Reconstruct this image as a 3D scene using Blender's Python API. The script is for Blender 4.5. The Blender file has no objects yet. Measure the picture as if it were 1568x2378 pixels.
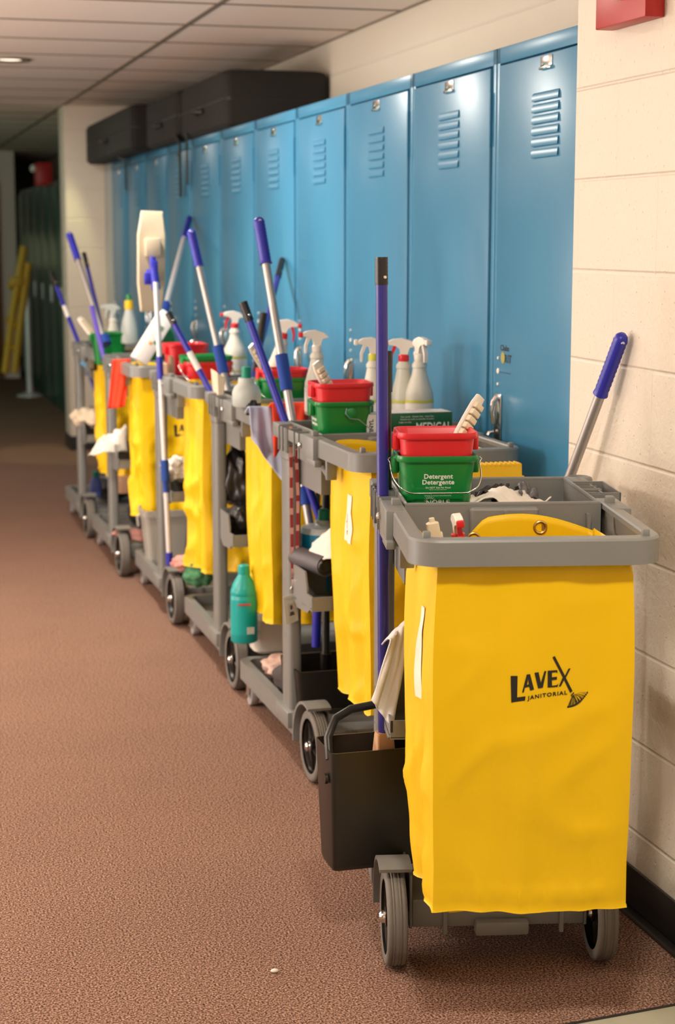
import bpy, bmesh, math, random
from math import sin, cos, tan, pi, radians, sqrt
from mathutils import Vector, Matrix, Euler, noise
random.seed(7)
sc = bpy.context.scene
COL = sc.collection

# ------------------------------------------------------------------ camera
F_PX, PITCH, YAW, CAM_Z = 3952.6, 0.15951, 0.27112, 1.4737
cam = bpy.data.cameras.new('camera')
cam.sensor_fit = 'AUTO'
cam.sensor_width = 36.0
cam.lens = 36.0 * F_PX / 2378.0
cam.clip_end = 100
cam.dof.use_dof = True
cam.dof.focus_distance = 3.45
cam.dof.aperture_fstop = 4.7
camo = bpy.data.objects.new('camera', cam)
COL.objects.link(camo)
camo.location = (0, 0, CAM_Z)
camo.rotation_euler = (pi / 2 - PITCH, 0, -YAW)
sc.camera = camo

# ------------------------------------------------------------------ world, lamps, exposure
sc.view_settings.view_transform = 'Standard'
sc.view_settings.look = 'None'
sc.view_settings.gamma = 1.0
sc.view_settings.use_curve_mapping = False
sc.view_settings.exposure = 0.0
w = bpy.data.worlds.new('world')
sc.world = w
w.use_nodes = True
w.node_tree.nodes['Background'].inputs[0].default_value = (1.0, 0.86, 0.70, 1)
w.node_tree.nodes['Background'].inputs[1].default_value = 0.05
CEIL = 2.372
# recessed ceiling downlights in a row along the corridor: (x, y, watts, size, colour)
LAMPS = [(0.68, -2.8, 22, 0.22, (1.0, 0.92, 0.80)), (0.68, 1.7, 34, 0.22, (1.0, 0.92, 0.80)), (0.68, 6.4, 44, 0.22, (1.0, 0.93, 0.82)), (0.68, 11.0, 9, 0.22, (1.0, 0.92, 0.80))]
for (lx, ly, lw, ls, lc) in LAMPS:
    L = bpy.data.lights.new('ceiling_lamp', 'AREA')
    L.shape = 'DISK'
    L.size = ls
    L.energy = lw
    L.color = lc
    lo = bpy.data.objects.new('ceiling_lamp', L)
    COL.objects.link(lo)
    lo.location = (lx, ly, CEIL - 0.012)
# point fills added out of view on the left, to brighten ceiling and carts
FILL_POINTS = [(-1.4, -1.5, 1.65, 18), (-1.4, 3.9, 1.6, 84), (-1.4, 5.6, 1.6, 62), (-1.4, 7.6, 1.65, 44), (-1.4, 10.2, 1.65, 6)]
for (lx, ly, lz, lw) in FILL_POINTS:
    L = bpy.data.lights.new('fill_point', 'POINT')
    L.shadow_soft_size = 0.2
    L.energy = lw
    L.color = (1.0, 0.91, 0.83)
    lo = bpy.data.objects.new('fill_point', L)
    COL.objects.link(lo)
    lo.location = (lx, ly, lz)
# unseen area fills added for light from the left: (y, z, width, height, watts, colour)
FILL_AREAS = [(4.4, 0.8, 1.7, 1.3, 52, (1.0, 0.93, 0.90)), (7.6, 0.8, 1.5, 1.3, 46, (1.0, 0.92, 0.86)), (14.2, 1.5, 0.6, 1.3, 16, (0.40, 1.0, 0.80))]
for (ly, lz, lw_, lh_, le, lc) in FILL_AREAS:
    L = bpy.data.lights.new('doorway_light', 'AREA')
    L.shape = 'RECTANGLE'
    L.size, L.size_y = lw_, lh_
    L.energy = le
    L.color = lc
    lo = bpy.data.objects.new('doorway_light', L)
    COL.objects.link(lo)
    lo.location = (-2.18, ly, lz)
    lo.rotation_euler = (pi / 2 + (0.65 if lz < 1 else 0), 0, -pi / 2)  # low fills lean upward to lift the ceiling
# narrow downlight washing the near face of the far pier
L = bpy.data.lights.new('pier_downlight', 'SPOT')
L.energy = 30
L.color = (0.95, 0.95, 0.45)
L.spot_size = radians(34)
L.spot_blend = 0.5
L.shadow_soft_size = 0.03
lo = bpy.data.objects.new('pier_downlight', L)
COL.objects.link(lo)
lo.location = (1.40, 11.80, CEIL - 0.02)

# ------------------------------------------------------------------ pixel -> place helpers (photo frame 1568 x 2378)
_R = camo.rotation_euler.to_matrix()


def ray(px, py):
    return _R @ Vector(((px - 784.0) / F_PX, (1189.0 - py) / F_PX, -1.0))


def aY(px, py, Y):
    d = ray(px, py)
    return Vector((0, 0, CAM_Z)) + d * (Y / d.y)


def aX(px, py, X):
    d = ray(px, py)
    return Vector((0, 0, CAM_Z)) + d * (X / d.x)


def aZ(px, py, Z):
    d = ray(px, py)
    return Vector((0, 0, CAM_Z)) + d * ((Z - CAM_Z) / d.z)


# ------------------------------------------------------------------ materials
MATS = {}


def mat(name, col, rough=0.5, metal=0.0, spec=0.5, bump=0.0, bscale=60.0, var=0.0, vscale=8.0, trans=0.0, sheen=0.0, coat=0.0, bdist=0.002):
    if name in MATS:
        return MATS[name]
    m = bpy.data.materials.new(name)
    m.use_nodes = True
    nt = m.node_tree
    b = nt.nodes['Principled BSDF']
    b.inputs['Base Color'].default_value = (*col, 1)
    b.inputs['Roughness'].default_value = rough
    b.inputs['Metallic'].default_value = metal
    b.inputs['Specular IOR Level'].default_value = spec
    if trans:
        b.inputs['Transmission Weight'].default_value = trans
    if coat:
        b.inputs['Coat Weight'].default_value = coat
    if sheen:
        b.inputs['Sheen Weight'].default_value = sheen
    tc = nt.nodes.new('ShaderNodeTexCoord')
    if var:
        n = nt.nodes.new('ShaderNodeTexNoise')
        n.inputs['Scale'].default_value = vscale
        n.inputs['Detail'].default_value = 6
        nt.links.new(tc.outputs['Object'], n.inputs['Vector'])
        mx = nt.nodes.new('ShaderNodeMix')
        mx.data_type = 'RGBA'
        mx.inputs[6].default_value = (*[c * (1 - var) for c in col], 1)
        mx.inputs[7].default_value = (*[min(1, c * (1 + var)) for c in col], 1)
        nt.links.new(n.outputs['Fac'], mx.inputs[0])
        nt.links.new(mx.outputs[2], b.inputs['Base Color'])
    if bump:
        n = nt.nodes.new('ShaderNodeTexNoise')
        n.inputs['Scale'].default_value = bscale
        n.inputs['Detail'].default_value = 4
        nt.links.new(tc.outputs['Object'], n.inputs['Vector'])
        bp = nt.nodes.new('ShaderNodeBump')
        bp.inputs['Strength'].default_value = bump
        bp.inputs['Distance'].default_value = bdist
        nt.links.new(n.outputs['Fac'], bp.inputs['Height'])
        nt.links.new(bp.outputs[0], b.inputs['Normal'])
    MATS[name] = m
    return m


GREY = mat('grey_plastic', (0.205, 0.207, 0.195), 0.38, bump=0.12, bscale=500, var=0.06, vscale=12)
GREYD = mat('grey_tyre', (0.17, 0.155, 0.135), 0.7, bump=0.2, bscale=300)
GREYL = mat('light_grey_rubber', (0.36, 0.34, 0.33), 0.6)
BLACK = mat('black_plastic', (0.011, 0.009, 0.007), 0.38, bump=0.1, bscale=400)
BLACKM = mat('black_fabric', (0.011, 0.009, 0.007), 0.85, bump=0.4, bscale=250)
BLACKF = mat('black_film', (0.02, 0.018, 0.018), 0.28)
CHROME = mat('chrome', (0.75, 0.74, 0.72), 0.18, 1.0)
STEEL = mat('pole_metal', (0.42, 0.40, 0.38), 0.38, 0.7)
SILVER = mat('silver_pole', (0.72, 0.70, 0.70), 0.4, 0.25)
BLUE = mat('blue_plastic', (0.022, 0.024, 0.36), 0.35, bump=0.06, bscale=200)
BLUEP = mat('blue_pole', (0.028, 0.022, 0.22), 0.33)
BLUEF = mat('blue_foam', (0.012, 0.06, 0.33), 0.8, bump=0.5, bscale=300)
RED = mat('red_plastic', (0.66, 0.018, 0.026), 0.36, coat=0.1)
GREEN = mat('green_plastic', (0.004, 0.20, 0.035), 0.3, coat=0.2)
WHITE = mat('white_plastic', (0.78, 0.74, 0.66), 0.4)
WHITEB = mat('bottle_white', (0.68, 0.67, 0.58), 0.42, trans=0.12)
CREAM = mat('cream_plastic', (0.74, 0.64, 0.46), 0.45)
BEIGE = mat('beige_plastic', (0.50, 0.42, 0.30), 0.5)
TAN = mat('tan_block', (0.66, 0.38, 0.19), 0.6, var=0.1)
WOOD = mat('pale_wood', (0.72, 0.53, 0.32), 0.65, var=0.12, vscale=30)
PAPER = mat('white_paper', (0.82, 0.79, 0.74), 0.8)
TAPE = mat('masking_tape', (0.86, 0.80, 0.66), 0.75, bump=0.2, bscale=120)
INK = mat('black_ink', (0.012, 0.010, 0.008), 0.6)
INKG = mat('grey_ink', (0.35, 0.34, 0.30), 0.6)
LABELY = mat('yellow_green_print', (0.62, 0.62, 0.08), 0.5)
WPRINT = mat('white_print', (0.72, 0.74, 0.66), 0.5)
TEAL = mat('teal_plastic', (0.005, 0.36, 0.34), 0.33)
CAPG = mat('green_cap', (0.0, 0.25, 0.15), 0.4)
YPL = mat('yellow_plastic', (0.85, 0.52, 0.01), 0.4)
SKYB = mat('light_blue_cloth', (0.14, 0.40, 0.66), 0.9, bump=0.4, bscale=200)
ORANGE = mat('orange_red_cloth', (0.80, 0.06, 0.022), 0.9, bump=0.4, bscale=260)
BGREY = mat('blue_grey_cloth', (0.44, 0.50, 0.64), 0.9, bump=0.4, bscale=260)
WCLOTH = mat('white_cloth', (0.80, 0.76, 0.68), 0.9, bump=0.4, bscale=160)
PINK = mat('pink_cloth', (0.62, 0.28, 0.24), 0.95, bump=0.8, bscale=180)
GRNC = mat('green_cloth', (0.07, 0.23, 0.11), 0.95, bump=0.8, bscale=160)
LIQUID = mat('blue_liquid', (0.01, 0.24, 0.42), 0.25)
CLEARP = mat('frosted_plastic', (0.66, 0.72, 0.68), 0.35, trans=0.35)
REDSTRAP = mat('red_lanyard', (0.35, 0.03, 0.03), 0.7)
PINKSTRAP = mat('lanyard_print', (0.72, 0.36, 0.30), 0.7)
BROWN = mat('brown_door_paint', (0.20, 0.075, 0.018), 0.5)
REDBOX = mat('alarm_red', (0.40, 0.010, 0.007), 0.4)
DGREEN = mat('dark_green_paint', (0.012, 0.075, 0.06), 0.28)
TBIN = mat('grey_bin', (0.36, 0.34, 0.30), 0.5)


def bag_material():
    m = mat('yellow_vinyl', (0.84, 0.53, 0.002), 0.46, spec=0.35)
    nt = m.node_tree
    b = nt.nodes['Principled BSDF']
    tc = nt.nodes.new('ShaderNodeTexCoord')
    n1 = nt.nodes.new('ShaderNodeTexNoise')
    n1.inputs['Scale'].default_value = 900
    mp = nt.nodes.new('ShaderNodeMapping')
    mp.inputs['Scale'].default_value = (1, 1, 0.6)
    nt.links.new(tc.outputs['Object'], mp.inputs[0])
    nt.links.new(mp.outputs[0], n1.inputs['Vector'])
    bp = nt.nodes.new('ShaderNodeBump')
    bp.inputs['Strength'].default_value = 0.12
    bp.inputs['Distance'].default_value = 0.001
    nt.links.new(n1.outputs['Fac'], bp.inputs['Height'])
    nt.links.new(bp.outputs[0], b.inputs['Normal'])
    return m


YEL = bag_material()


def carpet_material():
    m = bpy.data.materials.new('brown_carpet')
    m.use_nodes = True
    nt = m.node_tree
    b = nt.nodes['Principled BSDF']
    b.inputs['Roughness'].default_value = 0.95
    b.inputs['Specular IOR Level'].default_value = 0.1
    tc = nt.nodes.new('ShaderNodeTexCoord')
    n = nt.nodes.new('ShaderNodeTexNoise')
    n.inputs['Scale'].default_value = 230
    n.inputs['Detail'].default_value = 3
    n.inputs['Roughness'].default_value = 0.65
    nt.links.new(tc.outputs['Object'], n.inputs['Vector'])
    r = nt.nodes.new('ShaderNodeValToRGB')
    e = r.color_ramp.elements
    e[0].position = 0.38
    e[0].color = (0.045, 0.020, 0.012, 1)
    e[1].position = 0.66
    e[1].color = (0.60, 0.40, 0.30, 1)
    k = e.new(0.5)
    k.color = (0.25, 0.137, 0.096, 1)
    nt.links.new(n.outputs['Fac'], r.inputs[0])
    n2 = nt.nodes.new('ShaderNodeTexNoise')
    n2.inputs['Scale'].default_value = 2.2
    n2.inputs['Detail'].default_value = 5
    nt.links.new(tc.outputs['Object'], n2.inputs['Vector'])
    mr = nt.nodes.new('ShaderNodeMapRange')
    mr.inputs[3].default_value = 0.86
    mr.inputs[4].default_value = 1.14
    nt.links.new(n2.outputs['Fac'], mr.inputs[0])
    mx = nt.nodes.new('ShaderNodeVectorMath')
    mx.operation = 'SCALE'
    nt.links.new(r.outputs[0], mx.inputs[0])
    nt.links.new(mr.outputs[0], mx.inputs[3])
    nt.links.new(mx.outputs[0], b.inputs['Base Color'])
    bp = nt.nodes.new('ShaderNodeBump')
    bp.inputs['Strength'].default_value = 0.8
    bp.inputs['Distance'].default_value = 0.004
    nt.links.new(n.outputs['Fac'], bp.inputs['Height'])
    nt.links.new(bp.outputs[0], b.inputs['Normal'])
    return m


def block_material(name, axes, off):
    """painted concrete block: axes picks which object coordinates run along and up the wall"""
    m = bpy.data.materials.new(name)
    m.use_nodes = True
    nt = m.node_tree
    b = nt.nodes['Principled BSDF']
    b.inputs['Roughness'].default_value = 0.5
    tc = nt.nodes.new('ShaderNodeTexCoord')
    sp = nt.nodes.new('ShaderNodeSeparateXYZ')
    nt.links.new(tc.outputs['Object'], sp.inputs[0])
    cb = nt.nodes.new('ShaderNodeCombineXYZ')
    for k in range(2):
        a = nt.nodes.new('ShaderNodeMath')
        a.operation = 'ADD'
        a.inputs[1].default_value = off[k]
        nt.links.new(sp.outputs[axes[k]], a.inputs[0])
        nt.links.new(a.outputs[0], cb.inputs[k])
    br = nt.nodes.new('ShaderNodeTexBrick')
    br.offset = 0.5
    br.inputs['Scale'].default_value = 1.0
    br.inputs['Mortar Size'].default_value = 0.006
    br.inputs['Mortar Smooth'].default_value = 0.9
    br.inputs['Brick Width'].default_value = 0.4064
    br.inputs['Row Height'].default_value = 0.2032
    br.inputs['Color1'].default_value = (0.70, 0.63, 0.52, 1)
    br.inputs['Color2'].default_value = (0.69, 0.62, 0.51, 1)
    br.inputs['Mortar'].default_value = (0.69, 0.62, 0.515, 1)
    nt.links.new(cb.outputs[0], br.inputs['Vector'])
    nt.links.new(br.outputs['Color'], b.inputs['Base Color'])
    b3 = nt.nodes.new('ShaderNodeTexBrick')
    b3.inputs['Scale'].default_value = 1.0
    b3.inputs['Mortar Size'].default_value = 0.006
    b3.inputs['Mortar Smooth'].default_value = 0.9
    b3.inputs['Brick Width'].default_value = 400.0
    b3.inputs['Row Height'].default_value = 0.2032
    nt.links.new(cb.outputs[0], b3.inputs['Vector'])
    jf = nt.nodes.new('ShaderNodeMix')
    jf.inputs[0].default_value = 0.72
    nt.links.new(br.outputs['Fac'], jf.inputs[2])
    nt.links.new(b3.outputs['Fac'], jf.inputs[3])
    n = nt.nodes.new('ShaderNodeTexNoise')
    n.inputs['Scale'].default_value = 90
    n.inputs['Detail'].default_value = 6
    nt.links.new(tc.outputs['Object'], n.inputs['Vector'])
    v = nt.nodes.new('ShaderNodeTexVoronoi')
    v.inputs['Scale'].default_value = 45
    nt.links.new(tc.outputs['Object'], v.inputs['Vector'])
    pit = nt.nodes.new('ShaderNodeMapRange')
    pit.inputs[1].default_value = 0.0
    pit.inputs[2].default_value = 0.16
    pit.inputs[3].default_value = -0.8
    pit.inputs[4].default_value = 0.0
    nt.links.new(v.outputs['Distance'], pit.inputs[0])
    m1 = nt.nodes.new('ShaderNodeMath')
    m1.operation = 'MULTIPLY_ADD'
    m1.inputs[1].default_value = -1.25
    nt.links.new(jf.outputs[0], m1.inputs[0])
    nt.links.new(n.outputs['Fac'], m1.inputs[2])
    m2 = nt.nodes.new('ShaderNodeMath')
    m2.operation = 'ADD'
    nt.links.new(m1.outputs[0], m2.inputs[0])
    nt.links.new(pit.outputs[0], m2.inputs[1])
    bp = nt.nodes.new('ShaderNodeBump')
    bp.inputs['Strength'].default_value = 0.7
    bp.inputs['Distance'].default_value = 0.0028
    nt.links.new(m2.outputs[0], bp.inputs['Height'])
    nt.links.new(bp.outputs[0], b.inputs['Normal'])
    return m


PAINT = mat('cream_paint', (0.74, 0.66, 0.57), 0.6, bump=0.15, bscale=120)
TILE = mat('ceiling_tile', (0.86, 0.72, 0.61), 0.9, bump=0.5, bscale=220, var=0.05, vscale=90)
TBAR = mat('ceiling_bar', (0.22, 0.17, 0.12), 0.6)
BASEM = mat('black_rubber', (0.02, 0.018, 0.016), 0.4)
SEALM = mat('sealed_floor', (0.42, 0.40, 0.29), 0.6, var=0.12, vscale=30)
LBLUE = mat('locker_blue', (0.046, 0.20, 0.345), 0.33, spec=0.32, bump=0.03, bscale=9, var=0.04, vscale=3, bdist=0.01)
LSIDE = mat('locker_filler', (0.40, 0.43, 0.44), 0.4)


# ------------------------------------------------------------------ mesh builder
class MB:
    def __init__(s):
        s.bm = bmesh.new()

    def _faces(s, vs, fs):
        bv = [s.bm.verts.new(v) for v in vs]
        for f in fs:
            try:
                s.bm.faces.new([bv[i] for i in f])
            except ValueError:
                pass
        return bv

    def box(s, c, d, R=None, bev=0.0, seg=2, top=None):
        """box of size d at centre c; top scales the +z face in x and y"""
        hx, hy, hz = d[0] / 2, d[1] / 2, d[2] / 2
        t = top or (1, 1)
        vs = [Vector((x * hx * (t[0] if z > 0 else 1), y * hy * (t[1] if z > 0 else 1), z * hz)) for x in (-1, 1) for y in (-1, 1) for z in (-1, 1)]
        if R is not None:
            vs = [R @ v for v in vs]
        vs = [v + Vector(c) for v in vs]
        bv = s._faces(vs, [(0, 1, 3, 2), (4, 6, 7, 5), (0, 4, 5, 1), (2, 3, 7, 6), (0, 2, 6, 4), (1, 5, 7, 3)])
        if bev:
            es = list({e for v in bv for e in v.link_edges})
            bmesh.ops.bevel(s.bm, geom=es, offset=bev, segments=seg, affect='EDGES', profile=0.5)
        return s

    def bx(s, x0, x1, y0, y1, z0, z1, bev=0.0):
        return s.box(((x0 + x1) / 2, (y0 + y1) / 2, (z0 + z1) / 2), (abs(x1 - x0), abs(y1 - y0), abs(z1 - z0)), bev=bev)

    def loft(s, rings, cap0=True, cap1=True, closed=True):
        n = len(rings[0])
        bv = [[s.bm.verts.new(p) for p in r] for r in rings]
        for a, b in zip(bv, bv[1:]):
            for i in range(n if closed else n - 1):
                j = (i + 1) % n
                s.bm.faces.new((a[i], a[j], b[j], b[i]))
        if closed and cap0:
            s.bm.faces.new(list(reversed(bv[0])))
        if closed and cap1:
            s.bm.faces.new(bv[-1])
        return s

    def tube(s, pts, r, seg=12, caps=True, closed=False):
        pts = [Vector(p) for p in pts]
        n = len(pts)
        rs = r if isinstance(r, (list, tuple)) else [r] * n
        rings = []
        up = None
        for i, p in enumerate(pts):
            if closed:
                t = (pts[(i + 1) % n] - pts[i - 1]).normalized()
            else:
                t = (pts[min(i + 1, n - 1)] - pts[max(i - 1, 0)]).normalized()
            if up is None:
                up = Vector((0, 0, 1)) if abs(t.z) < 0.9 else Vector((1, 0, 0))
            a = (up - t * up.dot(t)).normalized()
            up = a
            b = t.cross(a)
            rings.append([p + (a * cos(q) + b * sin(q)) * rs[i] for q in [2 * pi * k / seg for k in range(seg)]])
        if closed:
            rings.append(rings[0])
            return s.loft(rings, False, False)
        return s.loft(rings, caps, caps)

    def cyl(s, a, b, r, r2=None, seg=16):
        return s.tube([a, b], [r, r if r2 is None else r2], seg)

    def lathe(s, prof, seg=24, M=None, cap0=True, cap1=True):
        M = M or Matrix.Identity(4)
        rings = [[M @ Vector((r * cos(2 * pi * k / seg), r * sin(2 * pi * k / seg), z)) for k in range(seg)] for r, z in prof]
        return s.loft(rings, cap0, cap1)

    def prism(s, poly, d0, d1, axis='x', M=None):
        def p3(u, v, d):
            q = Vector((d, u, v)) if axis == 'x' else Vector((u, d, v)) if axis == 'y' else Vector((u, v, d))
            return M @ q if M else q
        return s.loft([[p3(u, v, d0) for u, v in poly], [p3(u, v, d1) for u, v in poly]])

    def grid(s, f, nu, nv):
        bv = [[s.bm.verts.new(f(i / nu, j / nv)) for i in range(nu + 1)] for j in range(nv + 1)]
        for j in range(nv):
            for i in range(nu):
                s.bm.faces.new((bv[j][i], bv[j][i + 1], bv[j + 1][i + 1], bv[j + 1][i]))
        return s

    def ico(s, c, sx, amp=0.2, freq=6.0, sub=3, R=None, seed=0.0):
        r = bmesh.ops.create_icosphere(s.bm, subdivisions=sub, radius=1.0)
        for v in r['verts']:
            k = 1 + amp * (noise.noise(v.co * freq * 0.4 + Vector((seed, seed * 2, 0))) + 0.5 * noise.noise(v.co * freq + Vector((seed, 0, seed))))
            q = Vector((v.co.x * sx[0], v.co.y * sx[1], v.co.z * sx[2])) * k
            if R is not None:
                q = R @ q
            v.co = q + Vector(c)
        return s

    def done(s, name, m, parent=None, angle=35, solid=0.0, recalc=True, label=None, loc=None, weld=False):
        if weld:
            bmesh.ops.remove_doubles(s.bm, verts=s.bm.verts, dist=1e-5)
        if recalc:
            bmesh.ops.recalc_face_normals(s.bm, faces=s.bm.faces)
        me = bpy.data.meshes.new(name)
        if loc is not None:
            bmesh.ops.translate(s.bm, verts=s.bm.verts, vec=-Vector(loc))
        s.bm.to_mesh(me)
        s.bm.free()
        me.materials.append(m)
        for p in me.polygons:
            p.use_smooth = True
        me.set_sharp_from_angle(angle=radians(angle))
        o = bpy.data.objects.new(name, me)
        COL.objects.link(o)
        if parent is not None:
            o.parent = parent
        if loc is not None:
            o.location = loc
        if solid:
            md = o.modifiers.new('thickness', 'SOLIDIFY')
            md.thickness = solid
            md.offset = 0
        if label:
            o['label'] = label
        return o


def tag(o, label, cat, group=None):
    o['label'] = label
    o['category'] = cat
    if group:
        o['group'] = group
    return o


def thing(name, label, cat, loc=(0, 0, 0), rz=0.0, group=None, rot=None):
    o = bpy.data.objects.new(name, None)
    o.empty_display_size = 0.05
    COL.objects.link(o)
    o.location = loc
    o.rotation_euler = rot if rot is not None else (0, 0, rz)
    return tag(o, label, cat, group)


def struct(o):
    o['kind'] = 'structure'
    return o


def copy_thing(r, loc, rot, label, group):
    c = r.copy()
    COL.objects.link(c)
    c.location = loc
    c.rotation_euler = rot
    c['label'] = label
    c['group'] = group
    for ch in list(r.children):
        d = ch.copy()
        COL.objects.link(d)
        d.parent = c
        for g in list(ch.children):
            e = g.copy()
            COL.objects.link(e)
            e.parent = d
    return c


def rr(hw, hd, r, z, n=5, cx=0.0, cy=0.0):
    """rounded rectangle ring"""
    out = []
    for (sx, sy, a0) in ((1, 1, 0), (-1, 1, 90), (-1, -1, 180), (1, -1, 270)):
        for k in range(n + 1):
            a = radians(a0 + 90 * k / n)
            out.append(Vector((cx + sx * (hw - r) + r * cos(a), cy + sy * (hd - r) + r * sin(a), z)))
    return out


def text2d(txt, size, bold=0.0, spacing=1.0, align='CENTER'):
    cu = bpy.data.curves.new('lettering', 'FONT')
    cu.body = txt
    cu.size = size
    cu.align_x = align
    cu.align_y = 'CENTER'
    cu.offset = bold
    cu.space_character = spacing
    cu.resolution_u = 3
    o = bpy.data.objects.new('lettering', cu)
    COL.objects.link(o)
    dg = bpy.context.evaluated_depsgraph_get()
    me = o.evaluated_get(dg).to_mesh()
    vs = [v.co.to_2d() for v in me.vertices]
    fs = [tuple(p.vertices) for p in me.polygons]
    o.evaluated_get(dg).to_mesh_clear()
    bpy.data.objects.remove(o)
    bpy.data.curves.remove(cu)
    return vs, fs


def lettering(mb, txt, size, fn, bold=0.0, spacing=1.0, align='CENTER', sx=1.0):
    vs, fs = text2d(txt, size, bold, spacing, align)
    mb._faces([fn(v.x * sx, v.y) for v in vs], fs)
    return mb


# ------------------------------------------------------------------ the setting
XP, XL, XW = 1.595, 1.655, 2.134      # near pier face, locker doors, wall above the lockers
YP = 3.705                            # far edge of the near pier
YQ = 11.95                            # near face of the far pier
fl = MB()
fl._faces([(-2.2, -5, 0), (XW + 0.3, -5, 0), (XW + 0.3, 22, 0), (-2.2, 22, 0)], [(0, 1, 2, 3)])
struct(fl.done('floor', carpet_material(), recalc=False))
# sealed floor strip beyond the carpet edge, bottom right of the photo
q0, q1 = aZ(1300, 2385, 0), aZ(1568, 2336, 0)
dr = (q1 - q0).normalized()
a, b2 = q0 - dr * 2.0, q1 + dr * 1.2
st = MB()
st._faces([(a.x, a.y, 0.002), (a.x + 0.2, a.y - 1.2, 0.002), (b2.x + 0.2, b2.y - 1.2, 0.002), (b2.x, b2.y, 0.002)], [(0, 1, 2, 3)])
struct(st.done('trim_1', SEALM, recalc=False))
ed = MB()
ed.tube([a + Vector((0, 0, 0.001)), b2 + Vector((0, 0, 0.001))], 0.0045, 6)
struct(ed.done('trim_2', BASEM))
# near pier of painted block
JY = aX(1518, 740, XP).y
MBLK = block_material('painted_block_pier', (1, 2), (-JY + 0.2032 + 40 * 0.4064, -0.1816 + 10 * 0.2032))
pw = MB()
pw.loft([[Vector((x, y, z)) for x, y in ((XP, -5), (XP, YP - 0.006), (XP + 0.006, YP), (XP + 0.03, YP), (XP + 0.03, YP - 0.08), (XW + 0.3, YP - 0.08), (XW + 0.3, -5))] for z in (0, CEIL)])
struct(pw.done('wall_right', MBLK))
struct(MB().bx(XP - 0.008, XP, -5, YP - 0.004, 0, 0.1016, bev=0.003).done('baseboard_right', BASEM))
struct(MB().bx(XP - 0.03, XP - 0.008, -5, YP - 0.004, 0, 0.012, bev=0.003).done('baseboard_right_shoe', BASEM))
# wall above and behind the lockers
MB2 = block_material('painted_block_back', (1, 2), (40 * 0.4064, -0.1816 + 10 * 0.2032))
struct(MB().bx(XW, XW + 0.2, YP, 22, 0, CEIL).done('wall_back', MB2))
# far pier standing out into the corridor
MB3 = block_material('painted_block_far', (0, 2), (40 * 0.4064, -0.1816 + 10 * 0.2032))
pl = aY(148, 300, YQ).x
struct(MB().bx(pl, XW, YQ, YQ + 0.32, 0, CEIL, bev=0.01).done('wall_far_pier', MB3))
struct(MB().bx(pl - 0.006, XW, YQ - 0.006, YQ + 0.326, 0, 0.1).done('baseboard_far', BASEM))
struct(MB().bx(-2.4, -2.2, -5, 22, 0, CEIL).done('wall_left', PAINT))
struct(MB().bx(-2.4, XW + 0.3, 22, 22.2, 0, CEIL).done('wall_end', PAINT))
struct(MB().bx(-2.4, XW + 0.3, -5.2, -5, 0, CEIL).done('wall_front', PAINT))
struct(MB().bx(-2.4, XW + 0.3, -5.2, 22.2, CEIL, CEIL + 0.1).done('ceiling', TILE))
g = MB()
TB0 = 1.387
for x in (TB0 - 2.68, TB0 - 1.35, TB0):
    g.bx(x - 0.012, x + 0.012, -5, 22, CEIL - 0.004, CEIL)
yb = 6.7 - 0.675 * 17
while yb < 22:
    g.bx(-2.2, XW, yb - 0.0075, yb + 0.0075, CEIL - 0.004, CEIL)
    yb += 0.675
g.bx(XW - 0.012, XW, YP, 22, CEIL - 0.005, CEIL)
struct(g.done('trim_3', TBAR))
# recessed round lamp seen at a glancing angle
lp = aZ(22, 137, CEIL)
t = thing('ceiling_light', 'round recessed downlight in the tiled ceiling', 'ceiling light', (lp.x, lp.y, CEIL - 0.004))
MB().lathe([(0.062, 0.003), (0.062, -0.002), (0.105, -0.007), (0.11, 0.003)], 32, cap0=False, cap1=False).done('trim_ring', TBAR, t)
em = mat('lamp_glow', (1, 0.9, 0.75), 0.5)
em.node_tree.nodes['Principled BSDF'].inputs['Emission Color'].default_value = (1, 0.88, 0.7, 1)
em.node_tree.nodes['Principled BSDF'].inputs['Emission Strength'].default_value = 1.6
MB().lathe([(0.0005, 0.001), (0.06, 0.001), (0.062, 0.003)], 32).done('lens', em, t)

# ------------------------------------------------------------------ lockers
LH = 1.970
SEAM0, PITCHL = 4.372, 0.7228


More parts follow.
